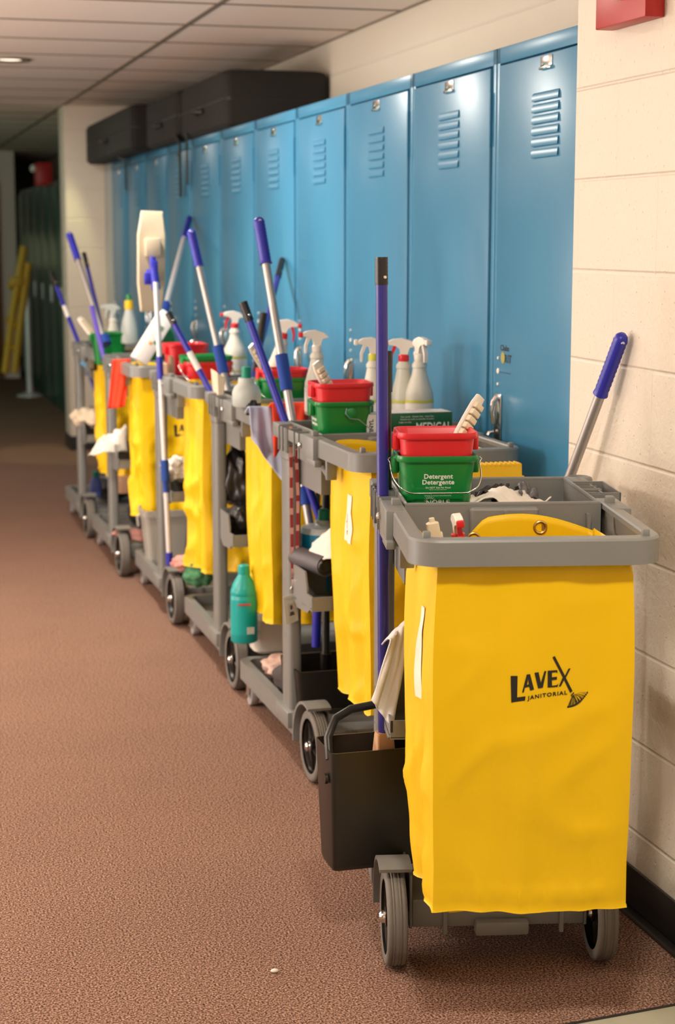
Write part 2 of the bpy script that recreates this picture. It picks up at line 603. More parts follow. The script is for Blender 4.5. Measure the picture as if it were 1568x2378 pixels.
def make_locker(name, paint, yc, width, label, group, detail=True):
    t = thing(name, label, 'locker', (XL, yc, 0), 0, group)
    h = width / 2 - 0.0015
    d = XW - XL - 0.006
    b = MB()
    b.bx(0.018, d, -h, h, 0.0, LH - 0.001)                          # carcass
    b.bx(0.0, 0.019, -h, -h + 0.026, 0.0, LH, bev=0.002)            # stiles and rails
    b.bx(0.0, 0.019, h - 0.026, h, 0.0, LH, bev=0.002)
    b.bx(0.0, 0.019, -h, h, LH - 0.042, LH, bev=0.002)
    b.bx(0.0, 0.019, -h, h, 0.0, 0.12, bev=0.002)
    b.done('cabinet', paint, t)
    dr = MB()
    z0, z1 = 0.125, LH - 0.047
    dr.bx(-0.006, 0.012, -h + 0.031, h - 0.031, z0, z1, bev=0.004)
    for k in range(6):
        z = 1.823 - 0.0276 * k
        for zz in (z, z - 1.36):
            dr.prism([(-0.006, zz + 0.009), (-0.0095, zz + 0.003), (-0.0105, zz - 0.0095), (-0.0105, zz - 0.0115), (-0.006, zz - 0.0115)], -0.085, 0.085, 'y')
    dr.bx(-0.0075, 0.0, -h + 0.024, -h + 0.03, 1.72, 1.86)
    dr.bx(-0.0075, 0.0, -h + 0.024, -h + 0.03, 0.94, 1.08)
    dr.bx(-0.0075, 0.0, -h + 0.024, -h + 0.03, 0.2, 0.34)
    dob = dr.done('door', paint, t)
    p = MB()
    p.bx(-0.0085, -0.005, -0.036, 0.036, 1.889, 1.917, bev=0.001)
    p.bx(-0.013, -0.005, -0.036, 0.036, 1.885, 1.892, bev=0.001)
    p.done('number_plate', CHROME, dob)
    hy = h - 0.066
    hd = MB()
    hd.bx(-0.012, -0.005, hy - 0.024, hy + 0.024, 0.935, 1.06, bev=0.004)
    hd.tube([(-0.016, hy - 0.012, 1.05), (-0.026, hy - 0.012, 1.038), (-0.03, hy - 0.012, 1.01), (-0.026, hy - 0.012, 0.98)], [0.009, 0.008, 0.006, 0.005], 10)
    hd.tube([(-0.014, hy + 0.018, 0.955), (-0.026, hy + 0.018, 0.952), (-0.03, hy + 0.018, 0.945)], 0.005, 8)
    hd.done('latch_handle', CHROME, dob)
    for z in (1.155, 1.12, 1.085):
        r = 0.008 if z == 1.12 else 0.0045
        MB().lathe([(r, 0), (r, 0.002), (r * 0.6, 0.004)], 12, Matrix.Translation((-0.006, hy + 0.006, z)) @ Matrix.Rotation(-pi / 2, 4, 'Y')).done('rivet', WPRINT, dob)
    return t


ords = ['nearest, beside the block pier, with a small sticker', 'second from the cream block pier', 'third from the cream block pier', 'fourth from the cream block pier',
        'fifth from the cream block pier', 'sixth from the cream block pier', 'seventh from the cream block pier', 'eighth from the cream block pier, under the black cases',
        'ninth from the cream block pier, under the black cases', 'tenth from the cream block pier, under the black cases', 'farthest, last before the far cream pier']
first = make_locker('locker', LBLUE, SEAM0 - PITCHL / 2, PITCHL, 'blue steel locker with louvres, ' + ords[0], 'blue lockers in a row')
for k in range(1, 11):
    copy_thing(first, (XL, SEAM0 + PITCHL * (k - 0.5), 0), (0, 0, 0), 'blue steel locker with louvres, ' + ords[k], 'blue lockers in a row')
# filler panel between the last locker and the pier
struct(MB().bx(XL - 0.004, XW, SEAM0 + PITCHL * 10 + 0.004, YQ - 0.007, 0, LH).done('trim_4', LSIDE))
# sticker on the nearest locker door
dob = [c for c in first.children if c.name.startswith('door')][0]
c0 = aX(1171, 828, XL - 0.0068)


def on_door(u, v, dx=0.0):
    return Vector((c0.x - XL - dx, c0.y - first.location.y - u, c0.z + v))


s_ = MB()
lettering(s_, 'Clubs', 0.021, lambda u, v: on_door(u + 0.002, v + 0.022), sx=1.3, bold=0.0004)
lettering(s_, 'R', 0.03, lambda u, v: on_door(u + 0.012, v - 0.006), sx=1.0, bold=0.0006)
lettering(s_, 'I', 0.03, lambda u, v: on_door(u + 0.028, v - 0.006), sx=1.0, bold=0.0006)
lettering(s_, 'T', 0.03, lambda u, v: on_door(u + 0.042, v - 0.006), sx=1.2, bold=0.0006)
s_.bx(-0.007, -0.0068, 0, 0, 0, 0)
zz = c0.z - 0.042
s_._faces([on_door(-0.035, -0.042), on_door(0.05, -0.042), on_door(0.05, -0.0435), on_door(-0.035, -0.0435)], [(0, 1, 2, 3)])
s_.done('sticker_lettering', INK, dob, recalc=False)
s_ = MB()
pts = []
for k in range(26):
    a = 2 * pi * k / 26
    r = 0.017 if k % 2 else 0.012
    pts.append(on_door(-0.010 + r * cos(a), -0.004 + r * 1.1 * sin(a)))
s_._faces(pts, [tuple(range(26))])
s_.done('sticker_emblem', mat('dull_yellow_print', (0.34, 0.31, 0.06), 0.5), dob, recalc=False)

# black instrument cases lying along the locker tops
def case(label, y0, y1, x0, x1, h, straps):
    t = thing('equipment_case', label, 'case', ((x0 + x1) / 2, (y0 + y1) / 2, LH), 0, 'black cases on the lockers')
    hx, hy = (x1 - x0) / 2, (y1 - y0) / 2
    b = MB()
    b.loft([rr(hx - 0.02, hy - 0.02, 0.03, 0.001), rr(hx, hy, 0.04, 0.02), rr(hx, hy, 0.04, h * 0.49), ])
    b.done('base', BLACKM, t)
    b = MB()
    b.loft([rr(hx, hy, 0.04, h * 0.51), rr(hx, hy, 0.04, h - 0.03), rr(hx - 0.012, hy - 0.012, 0.04, h - 0.008), rr(hx - 0.04, hy - 0.04, 0.03, h)])
    b.done('lid', BLACKM, t)
    MB().loft([rr(hx - 0.004, hy - 0.004, 0.038, h * 0.485), rr(hx - 0.004, hy - 0.004, 0.038, h * 0.515)]).done('zipper', BLACK, t)
    b = MB()
    b.tube([(-hx - 0.004, -0.07, h * 0.4), (-hx - 0.03, -0.05, h * 0.4), (-hx - 0.03, 0.05, h * 0.4), (-hx - 0.004, 0.07, h * 0.4)], 0.012, 8)
    b.done('handle', BLACK, t)
    for (px, py0, py1, wd) in straps:
        p0, p1 = aX(px, py0, XL - 0.03), aX(px, py1, XL - 0.03)
        s = MB()
        L = t.location
        y = p0.y - L.y
        xs = p0.x - L.x
        s.loft([[Vector((xx, y - wd / 2 + wd * k, zz_)) for k in (0, 1)] + [Vector((xx - 0.006, y + wd / 2 - wd * k, zz_)) for k in (0, 1)]
                for xx, zz_ in ((-hx + 0.02, 0.03), (-hx - 0.004, 0.03), (xs, -0.02), (xs, p1.z - L.z))])
        s.done('strap', BLACK, t)
    return t


yA = aX(520, 303, XL - 0.03).y
yB = aX(420, 330, XL - 0.03).y
yC = aX(346, 345, XL - 0.03).y
case('black fabric equipment case nearest on the lockers, its end towards the camera', yA, yB - 0.01, XL - 0.03, XW - 0.01, 0.265, [(436, 325, 430, 0.035)])
case('black fabric equipment case in the middle of three on the lockers', yB + 0.01, yC - 0.01, XL - 0.05, XW - 0.03, 0.262, [(419, 328, 458, 0.05)])
case('black fabric equipment case farthest of three on the lockers, against the pier', yC + 0.01, YQ - 0.03, XL - 0.13, XW - 0.12, 0.262, [(292, 362, 442, 0.06)])

# green lockers beyond the far pier, wall fittings, far end
gl0 = YQ + 0.36
for k in range(8):
    nm = ['first', 'second', 'third', 'fourth', 'fifth', 'sixth', 'seventh', 'eighth'][k]
    t = thing('tall_locker', 'dark green locker in the dim far hallway, %s beyond the pier' % nm, 'locker', (1.62, gl0 + 0.74 * (k + 0.5), 0), 0, 'dark green lockers far down the hall')
    MB().bx(0.012, 0.44, -0.368, 0.368, 0, 1.955, bev=0.003).done('cabinet', DGREEN, t)
    d = MB().bx(-0.004, 0.011, -0.34, 0.34, 0.1, 1.91, bev=0.003).done('door', DGREEN, t)
    MB().bx(-0.02, -0.004, 0.2, 0.29, 0.92, 1.07, bev=0.008).done('latch_plate', SILVER, d)
yE = 18.4
MB().bx(-2.2, 1.6, yE, yE + 0.1, 0, CEIL).done('wall_end_hall', PAINT)['kind'] = 'structure'
for k, (x0, x1) in enumerate(((0.5, 1.43), (-0.45, 0.48))):
    d = thing('door_%d' % (k + 1), 'brown hallway door', 'door', ((x0 + x1) / 2, yE - 0.03, 0))
    d['kind'] = 'structure'
    hw = (x1 - x0) / 2
    MB().bx(-hw, hw, -0.02, 0.02, 0.01, 2.05, bev=0.004).done('leaf', BROWN, d)
    em_ = mat('dim_lit_pane', (0.3, 0.3, 0.15), 0.3)
    em_.node_tree.nodes['Principled BSDF'].inputs['Emission Color'].default_value = (0.75, 0.8, 0.35, 1)
    em_.node_tree.nodes['Principled BSDF'].inputs['Emission Strength'].default_value = 0.16
    MB().bx(-hw + 0.12, hw - 0.06, -0.024, -0.0195, 1.2, 1.55).done('pane', em_, d)
    MB().bx(hw - 0.14 if k else -hw + 0.04, hw - 0.04 if k else -hw + 0.14, -0.035, -0.02, 0.95, 1.1).done('push_plate', STEEL, d)
# horn strobe on the wall above the far lockers
p = aX(100, 405, 1.9)
t = thing('fire_alarm', 'red fire alarm high on the wall above the dark green lockers', 'fire alarm', (1.6, aX(100, 405, 1.6).y, aX(100, 405, 1.6).z))
MB().bx(-0.07, 0.07, -0.11, 0.11, -0.1, 0.1, bev=0.01).done('housing', REDBOX, t)
MB().ico((-0.085, -0.02, 0.05), (0.03, 0.05, 0.035), 0.0).done('strobe_lens', WHITE, t)
# yellow folding ladder, white stanchion, cupboard near the far end
YPLD = mat('ladder_paint', (0.50, 0.32, 0.02), 0.5)
Yl = 15.2
t = thing('step_ladder', 'yellow folding step ladder standing at the dim far end', 'ladder', (0, 0, 0))
def lp_(px, py): return aY(px, py, Yl)
b = MB()
f0, f1 = lp_(55, 560), aY(8, 868, Yl)
b.tube([lp_(56, 572), lp_(30, 720), lp_(12, 866)], 0.035, 8)
b.done('rail', YPLD, t)
b = MB()
b.tube([lp_(66, 610), lp_(48, 740), lp_(34, 866)], 0.035, 8)
b.done('rail', YPLD, t)
b = MB()
for (pa, pb) in (((20, 668), (52, 640)), ((14, 740), (44, 760)), ((10, 800), (40, 812))):
    b.cyl(lp_(*pa), lp_(*pb), 0.03, seg=8)
b.done('step', YPLD, t)
b = MB()
c = lp_(37, 653)
b.box(c, (0.11, 0.1, 0.085), bev=0.01)
b.done('paint_tray', YPLD, t)
q = aX(69, 884, 1.5)
t = thing('stanchion', 'white post on a round foot beside the far green lockers', 'stanchion', (q.x, q.y, 0))
MB().lathe([(0.125, 0), (0.125, 0.012), (0.03, 0.04)], 24).done('foot', SILVER, t)
MB().lathe([(0.03, 0.03), (0.03, 0.90), (0.02, 0.93)], 16).done('post', SILVER, t)

# fire alarm box on the near pier
r0, r1 = aX(1427, 72, XP), aX(1545, 46, XP)
yc = (r0.y + r1.y) / 2
t = thing('fire_alarm', 'red wall strobe unit with a clear lens, high on the near block pier', 'fire alarm', (XP, yc, r0.z))
hw = abs(r0.y - r1.y) / 2
MB().bx(-0.045, -0.001, -hw, hw, 0.0, 0.155, bev=0.003).done('housing', REDBOX, t)
b = MB().lathe([(0.05, 0), (0.05, 0.012), (0.038, 0.03), (0.012, 0.036)], 24, Matrix.Translation((-0.045, -0.002, 0.096)) @ Matrix.Rotation(-pi / 2, 4, 'Y'))
b.done('lens', WHITE, t)
# pale pill dropped on the carpet
q = aZ(638, 2259, 0)
tag(MB().ico((0, 0, 0.004), (0.0085, 0.006, 0.004), 0.0).done('mint', WHITE, loc=None), 'small white mint lying on the carpet in front', 'mint').location = (q.x, q.y, 0.0005)

# ------------------------------------------------------------------ janitor carts
class Cart:
    def __init__(s, x, y, deg):
        s.x, s.y, s.r = x, y, radians(deg)
        s.M = Matrix.Translation((x, y, 0)) @ Matrix.Rotation(s.r, 4, 'Z')

    def pt(s, x, y, z):
        return s.M @ Vector((x, y, z))

    def inv(s, p):
        return s.M.inverted() @ Vector(p)


CARTS = [Cart(1.208, 3.12, -12), Cart(1.362, 4.36, 0.8), Cart(1.36, 5.37, 0.2), Cart(1.335, 6.375, 0.6), Cart(1.278, 7.375, 0.4), Cart(1.262, 8.385, 0.3)]
TOP = 0.955
CARTLABEL = ['grey janitor cart nearest the camera, its back end angled away from the lockers', 'second grey janitor cart from the front, with a red lanyard on its post', 'third grey janitor cart from the front, with grey and orange rags on its frame',
             'fourth grey janitor cart from the front, carrying a grey bin on its deck', 'fifth grey janitor cart from the front, with a red cloth over its post', 'farthest grey janitor cart, with a mop head hung on its post']


def make_cart():
    t = thing('janitor_cart', CARTLABEL[0], 'cleaning cart', (0, 0, 0), 0, 'janitor carts parked in a row')
    # deck
    b = MB()
    oct_ = [(-0.232, 0.12), (-0.232, 0.83), (-0.20, 0.862), (0.20, 0.862), (0.232, 0.83), (0.232, 0.12)]
    inn = [(-0.205, 0.14), (-0.205, 0.81), (-0.185, 0.832), (0.185, 0.832), (0.205, 0.81), (0.205, 0.14)]
    b.loft([[Vector((x, y, 0.083)) for x, y in oct_], [Vector((x, y, 0.143)) for x, y in oct_], [Vector((x, y, 0.143)) for x, y in inn], [Vector((x, y, 0.105)) for x, y in inn]])
    b.bx(-0.178, 0.178, -0.02, 0.15, 0.082, 0.143, bev=0.005)
    b.bx(-0.05, 0.06, -0.045, -0.015, 0.070, 0.10, bev=0.006)
    for x in (-0.11, 0.13):
        b.bx(x - 0.004, x + 0.004, -0.026, -0.015, 0.068, 0.143)
    for x in (-0.21, 0.21):
        b.bx(x - 0.035, x + 0.035, 0.18, 0.32, 0.10, 0.146, bev=0.003)
    b.done('deck', GREY, t)
    for sx in (-1, 1):
        xc = sx * 0.2135
        f = MB()
        pts = []
        for k in range(13):
            a = radians(-8 + 118 * k / 12)
            pts.append((0.124 * cos(a), 0.1 + 0.124 * sin(a)))
        for k in reversed(range(13)):
            a = radians(-8 + 118 * k / 12)
            pts.append((0.116 * cos(a), 0.1 + 0.116 * sin(a)))
        f.prism([(u, v) for u, v in pts], xc - 0.033, xc + 0.033, 'x')
        f.bx(xc - sx * 0.033 - 0.003, xc - sx * 0.033 + 0.003, -0.02, 0.12, 0.08, 0.195, bev=0.002)
        f.done('fender', GREY, t, angle=50)
        # big wheel, axle along x
        R = Matrix.Translation((xc, 0, 0.1)) @ Matrix.Rotation(pi / 2, 4, 'Y')
        w_ = MB()
        w_.lathe([(0.076, -0.019), (0.09, -0.021), (0.097, -0.018), (0.0985, -0.012), (0.0965, -0.010), (0.0995, -0.007), (0.0975, -0.0045), (0.1, -0.001), (0.0975, 0.0045),
                  (0.0995, 0.007), (0.0965, 0.010), (0.0985, 0.012), (0.097, 0.018), (0.09, 0.021), (0.076, 0.019)], 48, R, cap0=False, cap1=False)
        tyre = w_.done('wheel', GREYD, t, angle=60)
        w_ = MB()
        w_.lathe([(0.0765, -0.019), (0.0765, 0.019), (0.070, 0.014), (0.066, 0.004), (0.066, -0.004), (0.070, -0.014)], 40, R, cap0=False, cap1=False)
        w_.lathe([(0.066, -0.0035), (0.066, 0.0035)], 40, R)
        w_.lathe([(0.02, -0.017), (0.018, 0.017)], 20, R)
        for k in range(5):
            Rk = R @ Matrix.Rotation(2 * pi * k / 5, 4, 'Z')
            for q in (-1, 1):
                w_._faces([Rk @ Vector(v) for v in ((0.015, -0.005, q * 0.004), (0.068, -0.004, q * 0.004), (0.068, 0.004, q * 0.004), (0.015, 0.005, q * 0.004), (0.015, -0.003, q * 0.014), (0.068, -0.002, q * 0.010), (0.068, 0.002, q * 0.010), (0.015, 0.003, q * 0.014))],
                          [(0, 1, 2, 3), (4, 5, 6, 7), (0, 1, 5, 4), (2, 3, 7, 6), (1, 2, 6, 5), (0, 3, 7, 4)])
        w_.done('rim', BLACK, tyre)
        w_ = MB()
        w_.lathe([(0.013, -0.026), (0.013, -0.019), (0.0135, -0.018)], 16, R)
        w_.lathe([(0.002, -0.031), (0.008, -0.030), (0.012, -0.026)], 16, R)
        w_.lathe([(0.012, 0.018), (0.009, 0.026)], 16, R)
        w_.done('axle_cap', CHROME, tyre)
        # caster
        cx = sx * 0.198
        f = MB()
        f.lathe([(0.02, 0.073), (0.02, 0.084)], 16, Matrix.Translation((cx, 0.775, 0)))
        f.bx(cx - 0.020, cx + 0.020, 0.765, 0.81, 0.066, 0.074, bev=0.002)
        for q in (-1, 1):
            f.prism([(0.768, 0.07), (0.806, 0.07), (0.806, 0.03), (0.792, 0.026)], cx + q * 0.019 - 0.0012, cx + q * 0.019 + 0.0012, 'x')
        f.cyl((cx - 0.025, 0.799, 0.036), (cx + 0.025, 0.799, 0.036), 0.005, seg=10)
        fo = f.done('caster', CHROME, t)
        MB().lathe([(0.02, -0.011), (0.034, -0.013), (0.036, -0.009), (0.036, 0.009), (0.034, 0.013), (0.02, 0.011)], 24,
                   Matrix.Translation((cx, 0.799, 0.0362)) @ Matrix.Rotation(pi / 2, 4, 'Y')).done('caster_wheel', GREYL, fo)
        # post
        px = sx * 0.213
        p = MB()
        p.loft([rr(0.019, 0.042, 0.012, z, 4, px, 0.252) for z in (0.14, 0.862)])
        for z in (0.36, 0.44, 0.52):
            p.lathe([(0.006, 0), (0.005, 0.0012)], 10, Matrix.Translation((px + sx * 0.019, 0.255, z)) @ Matrix.Rotation(sx * pi / 2, 4, 'Y'))
        po = p.done('post', GREY, t)
        p = MB()
        p.loft([rr(0.022, 0.046, 0.012, z, 4, px, 0.252) for z in (0.864, 0.93)])
        p.done('post_sleeve', GREY, po)
        # tool head: open frame with slots on the tray side
        h = MB()
        xi, xo = sx * 0.196, sx * 0.236
        h.bx(xi, xo, 0.30, 0.372, 0.915, TOP, bev=0.003)
        h.bx(xo - sx * 0.004, xo, 0.06, 0.31, 0.92, TOP - 0.004, bev=0.001)
        for y in (0.075, 0.125, 0.2, 0.215, 0.25, 0.29):
            h.bx(xi, xo, y - 0.0025, y + 0.0025, 0.905, TOP - 0.003)
            h.bx(xo - sx * 0.002, xo + sx * 0.004, y - 0.004, y + 0.004, 0.885, TOP - 0.003)
        h.bx(xi, xo, 0.21, 0.29, 0.9, 0.906)
        if sx > 0:
            h.bx(xi, xo + 0.03, 0.13, 0.135, 0.885, TOP)
            h.bx(xo + 0.027, xo + 0.03, 0.13, 0.30, 0.885, TOP)
            h.bx(xi, xo + 0.03, 0.295, 0.30, 0.885, TOP)
            h.bx(xi, xo + 0.03, 0.13, 0.30, 0.88, 0.886)
            # ring that holds a pole, behind the tray corner
            h.tube([(0.235 + 0.024 * cos(a), 0.415 + 0.024 * sin(a), 0.942) for a in [2 * pi * k / 16 for k in range(16)]], 0.008, 8, closed=True)
        h.done('tool_holder', GREY, t)
        # rivet of the frame hinge
        MB().lathe([(0.0085, 0), (0.008, 0.003), (0.004, 0.005)], 14, Matrix.Translation((sx * 0.244, 0.045, 0.925)) @ Matrix.Rotation(sx * pi / 2, 4, 'Y')).done('rivet', CHROME, t)
        # side bin
        s_ = MB()
        xa, xb = sx * 0.222, sx * 0.115
        prof = [(0.2, 0.475), (0.2, 0.572), (0.075, 0.572), (0.055, 0.53), (0.055, 0.515), (0.0, 0.515), (0.0, 0.49), (0.05, 0.462), (0.16, 0.455)]
        s_.prism(prof, xa, xa - sx * 0.005, 'x')
        s_.prism([(0.2, 0.475), (0.2, 0.575), (0.02, 0.575), (0.02, 0.475)], xb, xb + sx * 0.004, 'x')
        s_.bx(min(xa, xb), max(xa, xb), 0.195, 0.2, 0.475, 0.575)
        s_.bx(min(xa, xb), max(xa, xb), 0.0, 0.2, 0.475, 0.48)
        s_.bx(min(xa, xb), max(xa, xb), 0.0, 0.006, 0.478, 0.514)
        s_.done('side_bin', GREY, t)
    # caddy tray
    c = MB()
    o, i_ = 0.196, 0.190
    b0 = 0.80
    for (x0, x1, y0, y1, z0, z1) in ((-o, o, 0.0, 0.006, b0, TOP), (-o, o, 0.354, 0.36, b0, TOP), (-o, -i_, 0.006, 0.354, b0, TOP), (i_, o, 0.006, 0.354, b0, TOP), (-o, o, 0, 0.36, b0 - 0.006, b0)):
        c.bx(x0, x1, y0, y1, z0, z1)
    rim = [(-o, 0.0), (o, 0.0), (o, 0.36), (-o, 0.36)]
    c.tube([(x, y, TOP - 0.002) for x, y in ((-o + 0.004, 0.003), (o - 0.004, 0.003), (o - 0.004, 0.357), (-o + 0.004, 0.357))], 0.005, 8, closed=True)
    c.loft([rr(0.068, 0.014, 0.01, z, 4, 0.0, -0.012) for z in (0.885, 0.945)] + [rr(0.064, 0.011, 0.009, 0.949, 4, 0.0, -0.012)])
    c.bx(0.165, 0.172, -0.02, 0.0, 0.905, 0.935)
    c.bx(-0.003, 0.003, -0.034, -0.024, 0.915, 0.945)
    c.done('caddy_tray', GREY, t)
    # bag frame: U shaped bar
    f = MB()
    path = [(-0.212, 0.06)]
    R_ = 0.045
    for k in range(9):
        a = radians(180 + 90 * k / 8)
        path.append((-0.212 + R_ + R_ * cos(a), -0.386 + R_ + R_ * sin(a)))
    for k in range(9):
        a = radians(270 + 90 * k / 8)
        path.append((0.212 - R_ + R_ * cos(a), -0.386 + R_ + R_ * sin(a)))
    path.append((0.212, 0.06))
    rings = []
    n = len(path)
    for k, (x, y) in enumerate(path):
        x0, y0 = path[max(k - 1, 0)]
        x1, y1 = path[min(k + 1, n - 1)]
        tx, ty = x1 - x0, y1 - y0
        l = sqrt(tx * tx + ty * ty)
        nx, ny = ty / l, -tx / l                     # outward
        prof = [(0.014, 0.906), (0.014, 0.949), (0.011, 0.953), (-0.011, 0.955), (-0.014, 0.952), (-0.014, 0.943), (-0.006, 0.940), (-0.002, 0.906)]
        rings.append([Vector((x + nx * d, y + ny * d, z)) for d, z in prof])
    f.loft(rings)
    for sx in (-1, 1):
        f.bx(sx * 0.204, sx * 0.24, -0.075, 0.06, 0.884, TOP, bev=0.003)
        f.bx(sx * 0.222, sx * 0.241, -0.095, -0.01, 0.882, 0.898, bev=0.002)
        f.prism([(-0.03, 0.878), (0.06, 0.868), (0.19, 0.90), (0.06, 0.93), (-0.06, 0.905), (-0.12, 0.85)], sx * 0.206, sx * 0.212, 'x')
        f.bx(sx * 0.19, sx * 0.218, -0.13, -0.115, 0.852, 0.905, bev=0.002)
        f.bx(sx * 0.205, sx * 0.222, -0.01, 0.012, 0.95, 0.968, bev=0.002)
        f.box((sx * 0.195, -0.372, 0.958), (0.014, 0.012, 0.016), bev=0.003)
    f.done('bag_frame', GREY, t)
    return t


cart0 = make_cart()
c = CARTS[0]
cart0.location = (c.x, c.y, 0)
cart0.rotation_euler = (0, 0, c.r)
for k, c in enumerate(CARTS[1:]):
    copy_thing(cart0, (c.x, c.y, 0), (0, 0, c.r), CARTLABEL[k + 1], 'janitor carts parked in a row')

# ------------------------------------------------------------------ yellow bags
LOGO_S = 1 / 5.6 / 1345.0


def make_bag(ci, label, hw=0.174, zb=0.285, seed=0.0, amp=0.006, logo=True, lift=(0.0, 0.0), tape=None, hwb=None, yfb=None, backlip=0.0, flareb=0.004):
    C = CARTS[ci]
    t = thing('waste_bag', label, 'waste bag', (C.x, C.y, 0), C.r, 'yellow vinyl bags on the carts')
    hwb = hwb or hw
    yf0, yk0 = -0.368, -0.032
    zt = 0.925

    def frame(s, tt):
        """s: 0..4 around the bag (front, right, back, left), tt: 0 top .. 1 bottom -> local point"""
        q = int(min(s, 3.9999))
        f = s - q
        e = tt ** 1.6
        w_ = hw + (hwb - hw) * e + 0.012 * sin(pi * min(1, tt * 1.15)) * (0.4 + 0.6 * noise.noise(Vector((seed, tt * 2, 3))))
        yf = yf0 + (0.008 if tt < 0.03 else -0.004) + (yfb or 0) * e
        yk = yk0 - 0.05 * e
        xl, xr = -w_ + 0.0, w_ - 0.0
        flare = flareb * (1 - max(0, (tt - 0.55) / 0.45) ** 1.6) * min(1, tt * 8)
        if q == 0:
            x, y, nx, ny = xl + (xr - xl) * f, yf, 0, -1
        elif q == 1:
            x, y, nx, ny = xr, yf + (yk - yf) * f, 1, 0
        elif q == 2:
            x, y, nx, ny = xr + (xl - flare - xr) * f, yk, 0, 1
        else:
            x, y, nx, ny = xl - flare * (1 - f), yk + (yf - yk) * f, -1, 0
        edge = min(1.0, 6 * f, 6 * (1 - f))
        grow = 0.25 + 0.75 * min(1, tt * 1.4)
        a = amp * grow * edge
        ang = s * 5.2 + seed * 3
        d = a * (sin(ang * 2.1 + tt * 1.3 + seed) + 0.6 * sin(ang * 4.7 - tt * 2.1 + seed * 2) * min(1, tt * 3))
        d += 1.7 * a * noise.noise(Vector((s * 1.9 + seed * 7, tt * 2.4, seed)))
        dia = noise.noise(Vector((s * 2.2 + tt * 4.0 + seed * 5, s * 1.1 - tt * 2.0, seed + 9)))
        d += 2.0 * a * max(0, 0.5 - abs(dia) * 2.2)
        if q != 0:
            d *= 1.35
        if q == 0:
            low = max(0.0, (tt - 0.55) / 0.45)
            d += 0.0035 * edge * low * (sin(f * 34 + 2.5 * noise.noise(Vector((f * 4, seed, 1)))) * (0.5 + 0.5 * noise.noise(Vector((f * 6, seed, 4)))))
            d += 0.006 * edge * max(0.0, 1 - abs(tt - 0.955) / 0.022) * (0.6 + 0.5 * sin(f * 61 + seed))
        ztop = zt + lift[0] * max(0, sin(pi * f)) if q == 2 else zt
        if q == 2:
            ztop = 0.905 + (0.035 * max(0, sin(pi * min(1, f * 1.15))) if backlip else 0.035 + 0.006 * sin(f * 9))
            if backlip and f > 0.62:
                ztop -= 0.03 * min(1, (f - 0.62) / 0.1)
        if q in (1, 3):
            ztop = 0.912 if backlip else 0.936
        zbot = zb + (lift[1] * (f if q == 0 else (1 - f) if q == 2 else 1 if q == 1 else 0)) + 0.003 * sin(s * 7 + seed)
        # corner tucks at the lower left: the bag narrows towards its hem
        z = ztop + (zbot - ztop) * tt
        return Vector((x + nx * d, y + ny * d, z))

    def svals():
        out = []
        for q, n in ((0, 44), (1, 20), (2, 30), (3, 22)):
            for i in range(n):
                f = i / n
                out.append(q + f)
        return out
    sv = svals()
    NT = 46
    b = MB()
    rings = [[frame(s, k / NT) for s in sv] for k in range(NT + 1)]
    last = rings[-1]
    cen = sum(last, Vector()) / len(last)
    hem = [cen + (p - cen) * 1.012 + Vector((0, 0, -0.003)) for p in last]
    in1 = [cen + (p - cen) * 0.955 + Vector((0, 0, -0.001)) for p in last]
    in2 = [cen + (p - cen) * 0.8 + Vector((0, 0, -0.014)) for p in last]
    in3 = [cen + (p - cen) * 0.4 + Vector((0, 0, -0.017)) for p in last]
    b.loft(rings + [hem, in1, in2, in3], cap0=False, cap1=True)
    bo = b.done('bag', YEL, t, angle=48)
    md = bo.modifiers.new('thickness', 'SOLIDIFY')
    md.thickness = 0.0016
    md.offset = -1

    def front(u, v, off=0.0012):
        """u metres right of centre, v metres above the logo centre -> on the front panel"""
        z = 0.687 + v
        tt = (zt - z) / (zt - zb)
        a = frame(0.01, tt)
        e = frame(0.99, tt)
        f = (u - a.x) / (e.x - a.x) * 0.98 + 0.01
        p = frame(max(0.0, min(0.999, f)), tt)
        return Vector((u, p.y - off, z))
    if logo:
        LU = 0.028

        def zp(x, y):
            return front(LU + (x - 790) * LOGO_S, (520 - y) * LOGO_S * 1.02)
        polys = [
            [(258, 405), (353, 405), (350, 695), (466, 684), (458, 742), (272, 765)],
            [(478, 390), (525, 388), (584, 600), (528, 610), (514, 555), (455, 566), (441, 628), (415, 634)],
            [(585, 372), (642, 366), (676, 510), (722, 354), (748, 352), (704, 580), (640, 588)],
            [(766, 350), (896, 342), (900, 382), (878, 370), (824, 376), (826, 440), (894, 432), (892, 472), (826, 478), (830, 556), (892, 548), (914, 528), (904, 570), (770, 580)],
            [(826, 168), (858, 150), (1002, 420), (1048, 326), (1078, 320), (1014, 448), (1112, 632), (1080, 658), (990, 478), (946, 566), (920, 568), (972, 442)],
            [(1086, 690), (1128, 648), (1136, 662), (1096, 700)],
        ]
        holes = [(484, 530), (508, 526), (498, 452)]
        m_ = MB()
        for P_ in polys:
            vs = [m_.bm.verts.new(zp(*q)) for q in P_]
            es = [m_.bm.edges.new((vs[i], vs[(i + 1) % len(vs)])) for i in range(len(vs))]
            if P_ is polys[1]:
                hv = [m_.bm.verts.new(zp(*q)) for q in holes]
                es += [m_.bm.edges.new((hv[i], hv[(i + 1) % 3])) for i in range(3)]
            bmesh.ops.triangle_fill(m_.bm, edges=es, use_beauty=True)
        # small word under the big one, rising to the right
        lettering(m_, 'JANITORIAL', 74, lambda x, y: zp(768 + x, 682 - y - x * 0.115), bold=2.2, spacing=1.22, sx=1.14)
        rnd = random.Random(5)
